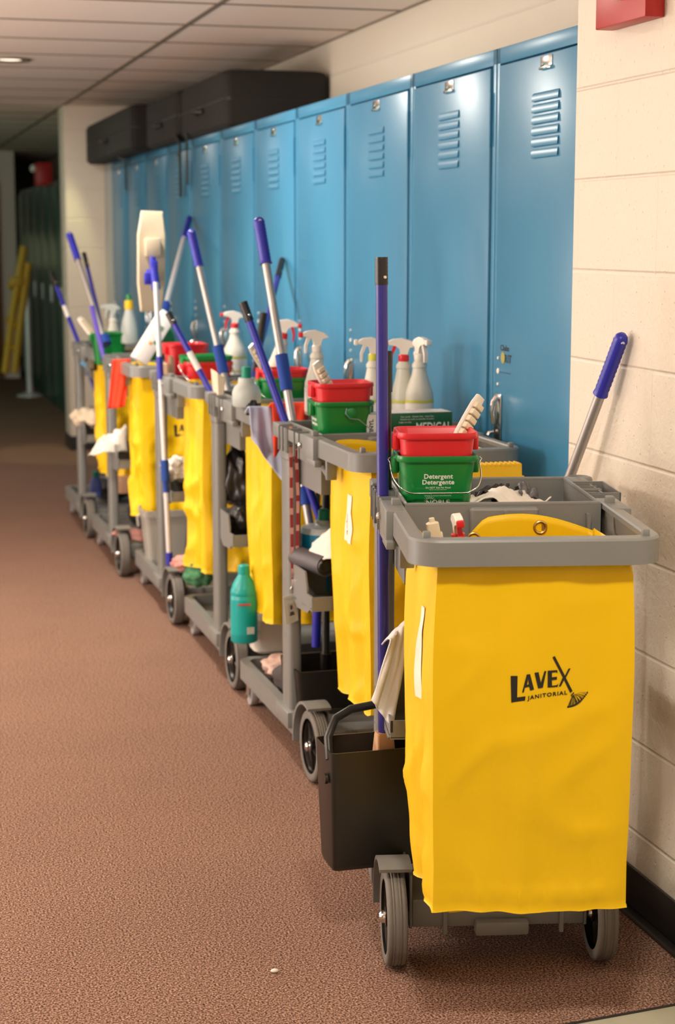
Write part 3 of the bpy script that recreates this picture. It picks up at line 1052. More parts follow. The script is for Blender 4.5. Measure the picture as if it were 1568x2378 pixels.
        # mop strands, drawn as thin curved wisps
        for k in range(22):
            u = k / 21
            ex, ey = 1045 + u * 275, 850 - 30 * u - 150 * u ** 2.6
            bx_, by_ = 1105 + u * 40, 700 - u * 25
            mx_, my_ = bx_ + (ex - bx_) * 0.45 + 10 * sin(k * 1.7) + 30 * u, by_ + (ey - by_) * 0.6 - 25 + 18 * cos(k * 2.3)
            lft, rgt = [], []
            for i in range(9):
                q = i / 8
                x = (1 - q) ** 2 * bx_ + 2 * q * (1 - q) * mx_ + q * q * ex
                y = (1 - q) ** 2 * by_ + 2 * q * (1 - q) * my_ + q * q * ey
                wd = (2.0 + 4.2 * q * rnd.uniform(0.4, 1.3)) * (0.45 if i == 8 else 1)
                lft.append(m_.bm.verts.new(zp(x - wd * 0.75, y + wd * 0.3)))
                rgt.append(m_.bm.verts.new(zp(x + wd * 0.75, y - wd * 0.3)))
            for i in range(8):
                m_.bm.faces.new((lft[i], lft[i + 1], rgt[i + 1], rgt[i]))
        for k in range(16):
            u = k / 15
            ex, ey = 1050 + u * 268, 852 - 34 * u - 148 * u ** 2.6
            m_._faces([zp(ex - 9, ey - 12), zp(ex + 10, ey - 20), zp(ex + 12, ey + 6), zp(ex - 6, ey + 9)], [(0, 1, 2, 3)])
        m_.done('logo', INK, bo, recalc=False)
    if tape:
        (f0, w0, t0, t1, word) = tape
        m_ = MB()

        def side(a, b_):
            p = frame(3 + f0 + a, t0 + (t1 - t0) * b_)
            return p + Vector((-0.0022, 0, 0))
        out = [(-0.35, 1), (0.2, 1.0), (0.5, 0.82), (0.42, 0.1), (0.30, 0.0), (0.02, 0.02), (-0.1, 0.16), (-0.5, 0.86)]
        m_.grid(lambda u, v: side(w0 * ((u - 0.5) * (0.55 + 0.45 * min(1, v * 1.5)) + 0.12 - 0.12 * v), v), 4, 24)
        tp = m_.done('tape_label', TAPE, bo, recalc=False, label='strip of masking tape with handwriting' if word else 'strip of masking tape')
        if word:
            m_ = MB()
            vs, fs = text2d(word, 1.0, bold=0.012)
            m_._faces([side(w0 * (0.02 + v.y * 0.55), 0.62 - v.x * 0.20) + Vector((-0.0008, 0, 0)) for v in vs], fs)
            m_.done('handwriting', mat('pen_ink', (0.12, 0.11, 0.10), 0.6), tp, recalc=False)
    # brass grommets on the rear lip
    if backlip:
        for f in (0.33, 0.70) if backlip == 1 else ():
            p = frame(2 + (1 - f), 0.0)
            g_ = MB()
            pc = frame(2 + (1 - f), 0.035) + Vector((0, -0.002, 0))
            g_.tube([pc + Vector((0.0115 * cos(a), 0, 0.0115 * sin(a))) for a in [2 * pi * k / 20 for k in range(20)]], 0.0032, 8, closed=True)
            g_.lathe([(0.0005, 0), (0.0095, 0.0)], 16, Matrix.Translation(pc + Vector((0, 0.0005, 0))) @ Matrix.Rotation(pi / 2, 4, 'X'), cap0=False, cap1=False)
            g_.done('grommet', mat('brass', (0.55, 0.40, 0.16), 0.3, 1.0), bo)
    return t


make_bag(0, 'yellow vinyl bag with black mop logo, on the nearest cart', hw=0.174, zb=0.262, seed=0.3, amp=0.0055, flareb=0.018, tape=(0.60, 0.13, 0.17, 0.44, ''), backlip=1, hwb=0.178)
make_bag(1, 'yellow bag with a handwritten tape strip, on the second cart', hw=0.172, zb=0.285, seed=1.7, amp=0.006, tape=(0.52, 0.24, 0.17, 0.36, 'Kayla'), lift=(0, -0.005))
make_bag(2, 'yellow bag beside the teal bottle, on the third cart', hw=0.178, zb=0.30, seed=2.9, amp=0.008)
make_bag(3, 'creased yellow bag hanging on the fourth cart, right of the flat mop pole', hw=0.17, zb=0.27, seed=4.4, amp=0.014)
make_bag(4, 'yellow bag on the fifth cart, behind the grey bin', hw=0.172, zb=0.31, seed=5.2, amp=0.012)
make_bag(5, 'yellow bag on the farthest cart', hw=0.172, zb=0.36, seed=6.1, amp=0.012)

# ------------------------------------------------------------------ pails
def make_pail(name, label, m, loc, rz, group, scale=1.0, bail='down', text=None, bailside=-1):
    t = thing(name, label, 'pail', loc, rz, group)
    t.scale = (scale,) * 3
    H = 0.152
    b = MB()

    def hw(z):
        k = z / H
        return 0.064 + 0.014 * k, 0.053 + 0.014 * k
    zs = [0.0, 0.006, 0.05, 0.1, 0.138]
    R = [rr(hw(0)[0] - 0.008, hw(0)[1] - 0.008, 0.02, 0.0)]
    R += [rr(*hw(z), 0.026, z) for z in zs[1:]]
    a, d = hw(0.138)
    R += [rr(a + 0.005, d + 0.005, 0.03, 0.139), rr(a + 0.007, d + 0.007, 0.031, 0.143), rr(a + 0.006, d + 0.006, 0.03, H), rr(a + 0.002, d + 0.002, 0.027, H)]
    R += [rr(a - 0.002, d - 0.002, 0.025, H - 0.006), rr(hw(0.1)[0] - 0.003, hw(0.1)[1] - 0.003, 0.024, 0.1), rr(hw(0.004)[0] - 0.004, hw(0.004)[1] - 0.004, 0.022, 0.004)]
    b.loft(R)
    for sx in (-1, 1):
        b.box((sx * (a + 0.006), 0, 0.128), (0.014, 0.034, 0.034), bev=0.003)
    bo = b.done('body', m, t, angle=40)
    if bail:
        w_ = MB()
        pts = []
        e = a + 0.016
        for k in range(29):
            q = k / 28
            ang = pi * q
            x = -e * cos(ang) * (1.05 - 0.05 * abs(cos(ang)))
            drop = min(1.0, sin(ang) * 1.25) ** 0.7
            if bail == 'down':
                pts.append((x, bailside * (0.001 + (d + 0.011) * min(1, drop * 1.3)), 0.13 - 0.052 * drop))
            else:
                pts.append((x, bailside * 0.02 * drop, 0.13 + 0.11 * drop))
        pts = [(-e, 0, 0.142), (-e - 0.004, 0, 0.138)] + pts + [(e + 0.004, 0, 0.138), (e, 0, 0.142)]
        w_.tube(pts, 0.0017, 8)
        w_.done('bail_handle', CHROME, t, angle=60)
    if text:
        def fr(u, v, rot=0):
            zc = 0.098 + v
            if rot == 0:
                return Vector((u, -hw(zc)[1] - 0.0006, zc))
            return Vector((-hw(zc)[0] - 0.0006, -u, zc))
        w_ = MB()
        for (s_, sz, v, bold, rot) in text:
            lettering(w_, s_, sz, lambda x, y, v=v, rot=rot: fr(x, v + y, rot), bold=bold, spacing=1.05)
        w_.done('lettering', WPRINT, bo, recalc=False)
        if any(s_[0] == 'NOBLE' for s_ in text):
            w_ = MB()
            for k in range(9):
                a_ = radians(20 + 140 * k / 8)
                c0_ = (-0.0165, -0.042)
                p0 = (c0_[0] + 0.0085 * cos(a_), c0_[1] + 0.0085 * sin(a_))
                p1 = (c0_[0] + 0.0135 * cos(a_), c0_[1] + 0.0135 * sin(a_))
                nx, ny = -sin(a_) * 0.0006, cos(a_) * 0.0006
                w_._faces([fr(p0[0] + nx, p0[1] + ny), fr(p1[0] + nx * 0.4, p1[1] + ny * 0.4), fr(p1[0] - nx * 0.4, p1[1] - ny * 0.4), fr(p0[0] - nx, p0[1] - ny)], [(0, 1, 2, 3)])
            w_.done('sun_emblem', WPRINT, bo, recalc=False)
    return t


DET = [('Detergent', 0.0135, 0.012, 0.0004, 0), ('Detergente', 0.0135, 0.0, 0.0004, 0), ('Do NOT Use For Food', 0.005, -0.011, 0.0001, 0), ('NO lo use para alimentos', 0.0032, -0.015, 0, 0),
       ('Change solution frequently', 0.0042, -0.023, 0, 0), ('Cambie la solucion frecuentemente', 0.0036, -0.0275, 0, 0), ('NOBLE', 0.0150, -0.042, 0.0003, 0)]
SAN = [('Sanitizer', 0.012, -0.004, 0.0003, 0)]
SIDE = [('Detergent', 0.0135, 0.004, 0.0004, 1), ('Detergente', 0.0135, -0.009, 0.0004, 1), ('Do NOT Use For Food', 0.005, -0.028, 0, 1), ('Change solution', 0.004, -0.036, 0, 1)]


def nest(px, rim_y, Y, ci, rz, s, lab_out, lab_in, out='green', **kw):
    """two pails, one inside the other; px, rim_y = pixel of the outer rim's middle at depth Y"""
    p = aY(px, rim_y, Y)
    H = 0.152 * s
    mo, mi = (GREEN, RED) if out == 'green' else (RED, GREEN)
    a = make_pail('cleaning_pail', lab_out, mo, (p.x, p.y, p.z - H), rz, 'nested red and green pails', s, kw.get('ob', 'down'), kw.get('ot'), kw.get('obs', -1))
    b = make_pail('cleaning_pail', lab_in, mi, (p.x, p.y, p.z - H + kw.get('rise', 0.049) * s), rz, 'nested red and green pails', s * 0.985, kw.get('ib', 'down'), kw.get('it'), 1)
    return a, b


nest(1010, 1050, 3.30, 0, CARTS[0].r, 1.0, 'green detergent pail in the tray of the nearest cart', 'red pail nested in the green detergent pail on the nearest cart', ot=DET, ib=None)
nest(791, 928, 4.47, 1, CARTS[1].r - 0.05, 1.0, 'green pail with a wire handle, beside the glove box on the second cart', 'red pail holding a white brush, nested on the second cart', ot=SIDE, it=SAN, rise=0.052, ob=None, ib=None)
nest(655, 874, 5.5, 2, 0, 0.98, 'green pail nested under a red one on the third cart', 'red pail on top of the green one on the third cart', rise=0.03, ib=None)
nest(478, 838, 6.42, 3, 0.1, 1.12, 'red pail with a clear wire handle on the fourth cart', 'green pail rim showing inside the red pail on the fourth cart', out='red', rise=0.022, ib=None)
p = aY(430, 797, 6.70)
make_pail('cleaning_pail', 'red pail behind the nested pair on the fourth cart', RED, (p.x, p.y, p.z - 0.152), 0.1, 'nested red and green pails', 1.0, None)
p = aY(252, 771, 8.0)
make_pail('cleaning_pail', 'green pail on the tray of the fifth cart, far back', GREEN, (p.x, p.y, p.z - 0.152), 0.0, 'nested red and green pails', 1.0, None)
# bail wire knob on the second cart's green pail hangs along its side
for o in list(bpy.data.objects):
    if o.get('label', '').startswith('green pail with a wire handle'):
        w_ = MB()
        w_.lathe([(0.014, 0), (0.014, 0.012), (0.008, 0.014)], 16, Matrix.Translation((0.012, -0.067, 0.122)) @ Matrix.Rotation(pi / 2, 4, 'X'))
        kn = w_.done('pivot_knob', GREEN, o)
        MB().tube([(-0.002, -0.078, 0.135), (-0.006, -0.081, 0.122), (0.006, -0.082, 0.108), (0.03, -0.085, 0.105), (0.06, -0.095, 0.08)], 0.0016, 8).done('bail_wire', CHROME, kn)


# ------------------------------------------------------------------ scrub brushes in the pails
def make_brush(label, a, b, group='white scrub brushes in pails', wd=0.03):
    a, b = Vector(a), Vector(b)
    t = thing('scrub_brush', label, 'brush', a, 0, group)
    d = (b - a)
    L = d.length
    z = d.normalized()
    y = Vector((-0.55, 1, 0))
    y = (y - z * y.dot(z)).normalized()
    x = y.cross(z)
    M = Matrix((x, y, z)).transposed().to_4x4()
    m_ = MB()
    m_.loft([[M @ (Vector((v.x, v.y, 0)) + Vector((0, 0.004 * sin(k / 8 * pi), L * k / 8))) for v in rr(wd / 2 * (0.8 if k == 8 else 1), 0.005, 0.004, 0, 3)] for k in range(9)])
    m_.done('handle', WHITE, t)
    m_ = MB()
    for k in range(7):
        zz_ = L * (0.18 + 0.11 * k)
        m_.box(M @ Vector((0, -0.008, zz_)), (wd * 0.8, 0.012, L * 0.085), R=M.to_3x3(), bev=0.002)
    m_.done('bristles', CREAM, t)
    return t


pa, pb = aY(1042, 1062, 3.32), aY(1116, 922, 3.36)
make_brush('white brush handle standing out of the nearest red pail', pa, pb)
make_brush('white brush leaning in the red pail on the second cart', aY(785, 945, 4.47), aY(733, 842, 4.45), wd=0.03)
make_brush('white brush leaning in the red pail on the third cart', aY(632, 880, 5.5), aY(583, 802, 5.45), wd=0.03)
make_brush('long white brush leaning over the fifth cart, far back', aY(225, 790, 8.0), aY(184, 738, 8.05), wd=0.03)


# ------------------------------------------------------------------ bottles
def make_spray(label, loc, rz, s=1.0, head=RED, trig=RED, neck=WHITE, band=LABELY, rot=None, group='spray bottles on the carts', body=WHITEB, wide=1.0, tip=None):
    t = thing('spray_bottle', label, 'spray bottle', loc, rz, group, rot)
    t.scale = (s,) * 3
    m_ = MB()
    m_.lathe([(0.034 * wide, 0), (0.038 * wide, 0.004), (0.038 * wide, 0.085), (0.0375 * wide, 0.105), (0.032 * wide, 0.125), (0.024, 0.16), (0.0205, 0.178), (0.0205, 0.182), (0.023, 0.184), (0.0225, 0.193), (0.015, 0.203), (0.0135, 0.214)], 28)
    bo = m_.done('bottle', body, t, angle=50)
    m_ = MB()
    m_.lathe([(0.0383 * wide, 0.012), (0.0385 * wide, 0.078), (0.0383 * wide, 0.078)], 28, cap0=False, cap1=False)
    lb = m_.done('label', PAPER, bo)
    m_ = MB()
    m_.lathe([(0.0387 * wide, 0.080), (0.0389 * wide, 0.088)], 28, cap0=False, cap1=False)
    m_.lathe([(0.0386 * wide, 0.026), (0.0386 * wide, 0.032)], 28, cap0=False, cap1=False)
    m_.done('label_stripe', band, bo)
    m_ = MB()
    m_.lathe([(0.0155, 0.204), (0.0165, 0.206), (0.0165, 0.222), (0.013, 0.225)], 20)
    m_.done('collar', neck, t)
    # head profile: x forward
    m_ = MB()
    prof = [(-0.013, 0.223), (0.011, 0.223), (0.012, 0.243), (0.024, 0.252), (0.046, 0.252), (0.048, 0.264), (0.034, 0.271), (0.005, 0.274), (-0.022, 0.266), (-0.038, 0.252), (-0.036, 0.247), (-0.015, 0.246)]
    m_.prism(prof, -0.0095, 0.0095, 'y')
    bmesh.ops.bevel(m_.bm, geom=list(m_.bm.edges), offset=0.0018, segments=1, affect='EDGES')
    m_.done('trigger_head', WHITE if head is WHITE else head, t)
    m_ = MB()
    m_.prism([(0.02, 0.251), (0.032, 0.251), (0.041, 0.225), (0.040, 0.200), (0.035, 0.199), (0.033, 0.223)], -0.006, 0.006, 'y')
    tr = m_.done('trigger', trig, t)
    m_ = MB()
    m_.box((0.053, 0, 0.2585), (0.013, 0.018, 0.017), bev=0.003)
    m_.done('nozzle', tip or (trig if trig is not WHITE else head), t)
    return t


def bottle_at(label, px, ytop, Y, h, rz, **kw):
    """head top at pixel (px, ytop), total height h metres"""
    s = h / 0.274
    p = aY(px, ytop, Y)
    return make_spray(label, (p.x, p.y, p.z - h), rz, s, **kw)


bottle_at('white spray bottle seen head-on, right of the others on the second cart', 975, 782, 4.62, 0.262, radians(-80), head=WHITE, trig=WHITE, wide=1.12)
bottle_at('spray bottle with a red trigger beside the blue broom pole', 938, 785, 4.66, 0.26, radians(165), head=WHITE, trig=RED, neck=RED)
bottle_at('spray bottle with a yellow collar, half hidden by the blue broom pole', 868, 783, 4.68, 0.26, radians(170), head=WHITE, trig=WHITE, neck=LABELY)
bottle_at('tall white spray bottle with a red nozzle tip, behind the second cart pails', 736, 766, 4.85, 0.25, radians(178), head=WHITE, trig=WHITE, neck=WHITE, band=PAPER, wide=1.05, tip=RED)
bottle_at('tilted spray bottle with a red trigger pointing right, third cart', 633, 738, 5.62, 0.262, radians(-15), head=WHITE, trig=RED, neck=RED, rot=(0, radians(10), radians(-15)))
bottle_at('spray bottle with a red trigger head and yellow-green label, fourth cart', 545, 722, 6.62, 0.262, radians(175), head=WHITE, trig=RED, neck=RED, wide=1.3)
bottle_at('frosted spray bottle with a clear nozzle, far back on the fifth cart', 262, 705, 8.2, 0.26, radians(170), head=CLEARP, trig=CLEARP, neck=CLEARP)
# two sprayers hung inside the nearest bag
p = aY(1003, 1203, 3.05)
t = thing('hand_brush', 'cream handle standing in the left corner of the nearest yellow bag', 'brush', (p.x + 0.047, p.y, p.z - 0.297))
t.rotation_euler = (0.05, radians(-9), CARTS[0].r)
m_ = MB()
m_.loft([rr(0.011, 0.008, 0.005, 0.0), rr(0.0125, 0.009, 0.005, 0.22), rr(0.0135, 0.010, 0.005, 0.27), rr(0.012, 0.009, 0.005, 0.292), rr(0.006, 0.006, 0.004, 0.295), rr(0.005, 0.005, 0.003, 0.302)])
for q in (-1, 1):
    m_.bx(q * 0.0135 - 0.003, q * 0.0135 + 0.003, -0.006, 0.006, 0.24, 0.272, bev=0.001)
m_.done('handle', CREAM, t)
bottle_at('red and white sprayer standing inside the nearest yellow bag', 1084, 1185, 2.97, 0.215, radians(-100), head=WHITE, trig=RED, neck=RED, rot=(radians(6), radians(4), radians(-100)))


def make_jug(label, px, ytop, Y, h, prof, body, cap, capz, cat='bottle', extra=None, name='bottle', rot=None, capr=None):
    p = aY(px, ytop, Y)
    t = thing(name, label, cat, (p.x, p.y, p.z - h), 0, None, rot)
    m_ = MB()
    m_.lathe([(r, z * h) for r, z in prof], 28)
    bo = m_.done('body', body, t, angle=50)
    r = capr or prof[-1][0] * 1.15
    m_ = MB()
    m_.lathe([(r, capz * h), (r * 1.02, (capz + 0.015) * h), (r * 0.96, 0.985 * h), (r * 0.7, h)], 22)
    m_.done('cap', cap, t)
    if extra:
        extra(bo, h)
    return t


def teal_extra(bo, h):
    m_ = MB()
    m_.lathe([(0.0432, 0.11 * h), (0.0435, 0.56 * h)], 28, cap0=False, cap1=False)
    lb = m_.done('label', TEAL, bo)
    m_ = MB()
    m_.bx(-0.03, 0.012, -0.0455, -0.044, 0.505 * h, 0.525 * h)
    m_.done('label_stripe', RED, bo)
    m_ = MB()
    for k in range(6):
        m_.bx(0.0 + 0.004 * k, 0.0026 + 0.004 * k, -0.0448, -0.0436, 0.13 * h, 0.22 * h)
    m_.done('barcode', WPRINT, bo)


make_jug('teal cleaner bottle standing on the deck of the third cart', 566, 1311, 5.2, 0.25, [(0.038, 0), (0.043, 0.02), (0.043, 0.6), (0.0415, 0.61), (0.043, 0.62), (0.043, 0.66), (0.036, 0.75), (0.02, 0.86), (0.0165, 0.89)], TEAL, TEAL, 0.885, extra=teal_extra)
make_jug('blue-filled jug with a green cap on the second cart side bin', 752, 1182, 4.62, 0.235, [(0.06, 0), (0.068, 0.03), (0.068, 0.72)], LIQUID, CAPG, 0.87, cat='jug', name='jug', capr=0.0165,
         extra=lambda bo, h: MB().lathe([(0.0682, 0.72 * h), (0.062, 0.79 * h), (0.035, 0.81 * h), (0.027, 0.83 * h), (0.026, 0.87 * h)], 28, cap0=False).done('shoulder', CLEARP, bo))
make_jug('squat clear bottle with a green dome cap on the third cart', 572, 851, 5.18, 0.125, [(0.040, 0), (0.045, 0.04), (0.045, 0.36), (0.038, 0.5), (0.026, 0.58), (0.0255, 0.72)], CLEARP, CAPG, 0.72, capr=0.0155)
make_jug('white bottle with a yellow collar and green tip, far back on the fifth cart', 299, 697, 7.95, 0.2, [(0.04, 0), (0.044, 0.05), (0.04, 0.3), (0.034, 0.5), (0.022, 0.7), (0.018, 0.8)], CLEARP, YPL, 0.79,
         extra=lambda bo, h: MB().lathe([(0.016, 0.97 * h), (0.015, 1.0 * h), (0.013, 1.02 * h), (0.012, 1.13 * h)], 16).done('tip', GREEN, bo))
make_jug('small blue bottle with a green cap on the farthest cart deck', 222, 1094, 8.72, 0.135, [(0.026, 0), (0.03, 0.05), (0.03, 0.6), (0.022, 0.7), (0.015, 0.74), (0.015, 0.82)], mat('blue_bottle', (0.09, 0.13, 0.42), 0.4), CAPG, 0.8)

# ------------------------------------------------------------------ glove boxes and cartons
def carton(name, label, cat, p, size, R, m, text=None, endm=None, group=None):
    t = thing(name, label, cat, p, 0, group, R)
    sx, sy, sz = size
    MB().bx(-sx / 2, sx / 2, -sy / 2, sy / 2, 0, sz, bev=0.002).done('carton', m, t)
    return t


gl = [aY(850, 960, 4.42), aY(1055, 952, 4.40)]
gx = (gl[1].x - gl[0].x)
gz = 0.945
t = thing('glove_box', 'green and white box of vinyl gloves on the second cart', 'glove box', ((gl[0].x + gl[1].x) / 2, 4.445, aY(950, 1004, 4.42).z), 0.02)
gh = aY(950, 962, 4.42).z - aY(950, 1004, 4.42).z + 0.004
cart_b = MB().bx(-gx / 2, gx / 2, -0.032, 0.05, 0, gh, bev=0.0015).done('carton', mat('dark_green_card', (0.004, 0.10, 0.035), 0.4), t)
MB().bx(-gx / 2 + 0.003, gx / 2 - 0.003, -0.030, 0.048, gh - 0.001, gh + 0.0008).done('top_panel', PAPER, t)
MB().bx(-gx / 2 - 0.0008, -gx / 2 + 0.026, -0.0332, 0.048, 0.001, gh - 0.001).done('end_panel', PAPER, t)
m_ = MB()
lettering(m_, 'MEDICAL', 0.032, lambda u, v: Vector((0.068 + u * 0.78, -0.0335, 0.012 + v * 1.15)), bold=0.0006)
lettering(m_, 'Non sterile   Powder free   Latex free', 0.0062, lambda u, v: Vector((0.02 + u, -0.0335, gh - 0.010 + v)))
lettering(m_, 'Guantes de vinilo no esteriles sin polvo', 0.0062, lambda u, v: Vector((0.02 + u, -0.0335, gh - 0.017 + v)))
lettering(m_, 'Single use only', 0.0062, lambda u, v: Vector((-0.015 + u, -0.0335, gh - 0.025 + v)))
m_.done('lettering', WPRINT, cart_b, recalc=False)
m_ = MB()
lettering(m_, 'VINYL', 0.016, lambda u, v: Vector((-gx / 2 + 0.012 - v, -0.0338, 0.018 + u)), bold=0.0005)
m_.done('end_lettering', INK, cart_b, recalc=False)

# white and green cartons leaning on the fifth cart's tray
ca, cb_ = aY(322, 838, 7.0), aY(372, 742, 7.1)
d = cb_ - ca
t = thing('carton', 'tall white carton with orange print leaning across the fifth cart', 'carton', (ca.x, ca.y, ca.z), 0, None, (0, math.atan2(d.x, d.z), 0.15))
MB().bx(-0.032, 0.032, -0.03, 0.03, 0, d.length + 0.01, bev=0.003).done('carton', PAPER, t)
m_ = MB()
m_._faces([Vector((0.008 * cos(a) - 0.004, -0.0308, 0.085 + 0.008 * sin(a))) for a in [2 * pi * k / 10 for k in range(10)]], [tuple(range(10))])
m_.done('orange_print', mat('orange_print', (0.8, 0.35, 0.05), 0.6), t)
MB().bx(-0.006, 0.012, -0.0308, -0.0302, 0.15, 0.17).done('dark_print', mat('grey_green_print', (0.18, 0.25, 0.17), 0.6), t)
MB().bx(0.004, 0.022, -0.0308, -0.0302, 0.09, 0.105).done('green_print', GRNC, t)
p0 = aY(372, 836, 7.12)
t = thing('cleanser_jug', 'green jug behind the leaning white carton on the fifth cart', 'jug', (p0.x, p0.y, p0.z))
m_ = MB()
m_.loft([rr(0.06, 0.04, 0.02, 0), rr(0.062, 0.042, 0.02, 0.09), rr(0.05, 0.035, 0.02, 0.13), rr(0.022, 0.02, 0.015, 0.15), rr(0.018, 0.018, 0.015, 0.165)])
m_.done('body', GREEN, t)
MB().lathe([(0.02, 0.165), (0.019, 0.19)], 16).done('cap', BROWN, t)

# grey waste bin on the fourth cart deck, white tub on the third, tan carton on the fifth
p = aY(386, 1315, 7.02)
t = thing('waste_bin', 'grey plastic bin standing on the deck of the fourth cart', 'bin', (p.x - 0.0, p.y, 0.106))
m_ = MB()
Ht = aY(386, 1180, 7.0).z - 0.106
Rg = [rr(0.078, 0.062, 0.02, 0.0), rr(0.098, 0.08, 0.022, Ht * 0.88), rr(0.104, 0.086, 0.022, Ht * 0.885), rr(0.106, 0.088, 0.022, Ht), rr(0.1, 0.083, 0.02, Ht), rr(0.074, 0.058, 0.018, 0.008)]
m_.loft(Rg)
m_.done('body', TBIN, t)
m_ = MB()
m_.tube([(-0.106, 0, Ht * 0.9), (-0.118, 0, Ht * 0.86), (-0.115, 0, Ht * 0.7)], 0.006, 8)
m_.done('side_handle', TBIN, t)
p = aY(632, 1500, 5.28)
t = thing('plastic_tub', 'white plastic tub under the yellow bag of the third cart', 'tub', (p.x, p.y, 0.146))
MB().loft([rr(0.055, 0.05, 0.02, 0), rr(0.07, 0.06, 0.022, 0.01), rr(0.072, 0.062, 0.022, 0.11), rr(0.068, 0.058, 0.02, 0.11), rr(0.064, 0.054, 0.02, 0.008)]).done('body', WHITE, t)
p = aY(285, 1170, 8.0)
t = thing('carton', 'brown cardboard carton on the deck of the fifth cart', 'carton', (p.x + 0.02, p.y, 0.3))
MB().bx(-0.07, 0.06, -0.05, 0.05, -0.02, 0.06, bev=0.002).done('carton', mat('cardboard', (0.55, 0.33, 0.19), 0.8), t)

# ------------------------------------------------------------------ poles
def make_pole(name, label, cat, A, B, r, pieces, group=None):
    """A top, B bottom; pieces: (from, to, material, radius factor, part name) as fractions of the length"""
    A, B = Vector(A), Vector(B)
    t = thing(name, label, cat, B, 0, group)
    for (f0, f1, m, k, nm) in pieces:
        m_ = MB()
        a, b = A.lerp(B, f0) - B, A.lerp(B, f1) - B
        if nm == 'grip':
            n = 26
            pts = [a.lerp(b, i / n) for i in range(n + 1)]
            rs = [r * k * (0.45 if i == 0 else 0.85 if i == 1 else 1.0 + (0.05 if i % 2 else -0.03)) for i in range(n + 1)]
            rs[-1] = r * k * 1.12
            m_.tube(pts, rs, 16)
        elif nm == 'cap':
            n = 14
            pts = [a.lerp(b, i / n) for i in range(n + 1)]
            rs = [r * k * (1.0 + (0.04 if i % 2 else 0)) for i in range(n + 1)]
            m_.tube(pts, rs, 16)
        else:
            m_.cyl(a, b, r * k, seg=20)
        o = m_.done(nm, m, t, angle=50)
        if nm == 'grip':
            z = (a - b).normalized()
            c_ = a.lerp(b, 0.1)
            h_ = MB()
            q = Vector((0, -1, 0))
            q = (q - z * q.dot(z)).normalized()
            R = Matrix((z, q.cross(z), q)).transposed().to_4x4()
            h_.lathe([(0.0045, 0), (0.0042, 0.001)], 12, Matrix.Translation(c_ + q * r * k * 0.94) @ R)
            h_.done('hang_hole', SILVER, o)
        if nm == 'cap':
            z = (a - b).normalized()
            c_ = a.lerp(b, 0.72)
            q = Vector((0.3, -1, 0))
            q = (q - z * q.dot(z)).normalized()
            R = Matrix((z, q.cross(z), q)).transposed().to_4x4()
            h_ = MB()
            h_.lathe([(0.004, 0), (0.003, 0.0015)], 10, Matrix.Translation(c_ + q * r * k) @ R)
            h_.done('screw', CHROME, o)
    return t


# nearest cart: upright broom in a lobby dustpan
C1 = CARTS[0]
bA = aY(886, 597, 3.335)
bB = aY(892, 1712, 3.315)
bm_ = make_pole('broom', 'upright blue broom with a black cap, at the nearest cart', 'broom', bA, bB, 0.0122, [(0.0, 0.056, BLACK, 1.06, 'cap'), (0.05, 1.0, BLUEP, 1.0, 'pole')])
m_ = MB()
m_.loft([rr(0.017, 0.014, 0.006, 0.012), rr(0.0185, 0.015, 0.006, 0.006), rr(0.022, 0.02, 0.006, -0.045), rr(0.05, 0.022, 0.006, -0.075), rr(0.05, 0.022, 0.006, -0.085)])
m_.done('block', TAN, bm_)
m_ = MB()
m_.loft([rr(0.048, 0.018, 0.006, -0.085), rr(0.06, 0.022, 0.006, -0.14)])
m_.done('bristles', BLACKM, bm_)
# dustpan
x0 = aY(770, 1740, 3.27).x
dz0, dz1 = aY(770, 2028, 3.27).z, aY(770, 1752, 3.27).z
xr = x0 + 0.27
t = thing('lobby_dustpan', 'black upright dustpan hooked to the nearest cart, broom inside', 'dustpan', ((x0 + xr) / 2, 3.27, dz0))
W2 = (xr - x0) / 2
H_ = dz1 - dz0
m_ = MB()
fr_ = lambda k, z, y0, y1: rr(W2 * k, (y1 - y0) / 2, 0.012, z, 4, 0, (y0 + y1) / 2)
m_.loft([fr_(0.95, 0.0, 0.008, 0.10), fr_(0.965, 0.01, 0.0, 0.11), fr_(1.0, H_, 0.0, 0.135), fr_(0.985, H_, 0.004, 0.131), fr_(0.95, 0.012, 0.006, 0.105)])
m_.done('pan', BLACK, t)
m_ = MB()
pts = [(-W2 + 0.004, 0.03, H_ - 0.02), (-W2 + 0.006, 0.05, H_ + 0.02), (-W2 + 0.03, 0.08, H_ + 0.052), (-W2 + 0.07, 0.10, H_ + 0.064), (0.0, 0.105, H_ + 0.07), (W2 - 0.05, 0.105, H_ + 0.066), (W2 - 0.006, 0.09, H_ + 0.04), (W2 - 0.004, 0.03, H_ - 0.02)]
m_.tube(pts, 0.009, 10)
m_.done('yoke', BLACK, t, angle=60)
hp = aY(897, 815, 3.39) - t.location
m_ = MB()
m_.cyl((hp.x + 0.004, 0.11, H_ + 0.05), (hp.x, hp.y, hp.z), 0.0105, seg=16)
m_.done('handle', BLACK, t)
m_ = MB()
m_.cyl((hp.x, hp.y, hp.z), (hp.x, hp.y, hp.z - 0.085), 0.0135, seg=16)
m_.done('hand_grip', BLACK, t)
m_ = MB()
m_.lathe([(0.012, 0), (0.012, 0.006)], 12, Matrix.Translation((-W2 - 0.002, 0.03, H_ - 0.06)) @ Matrix.Rotation(-pi / 2, 4, 'Y'))
m_.done('pivot', BLACK, t)

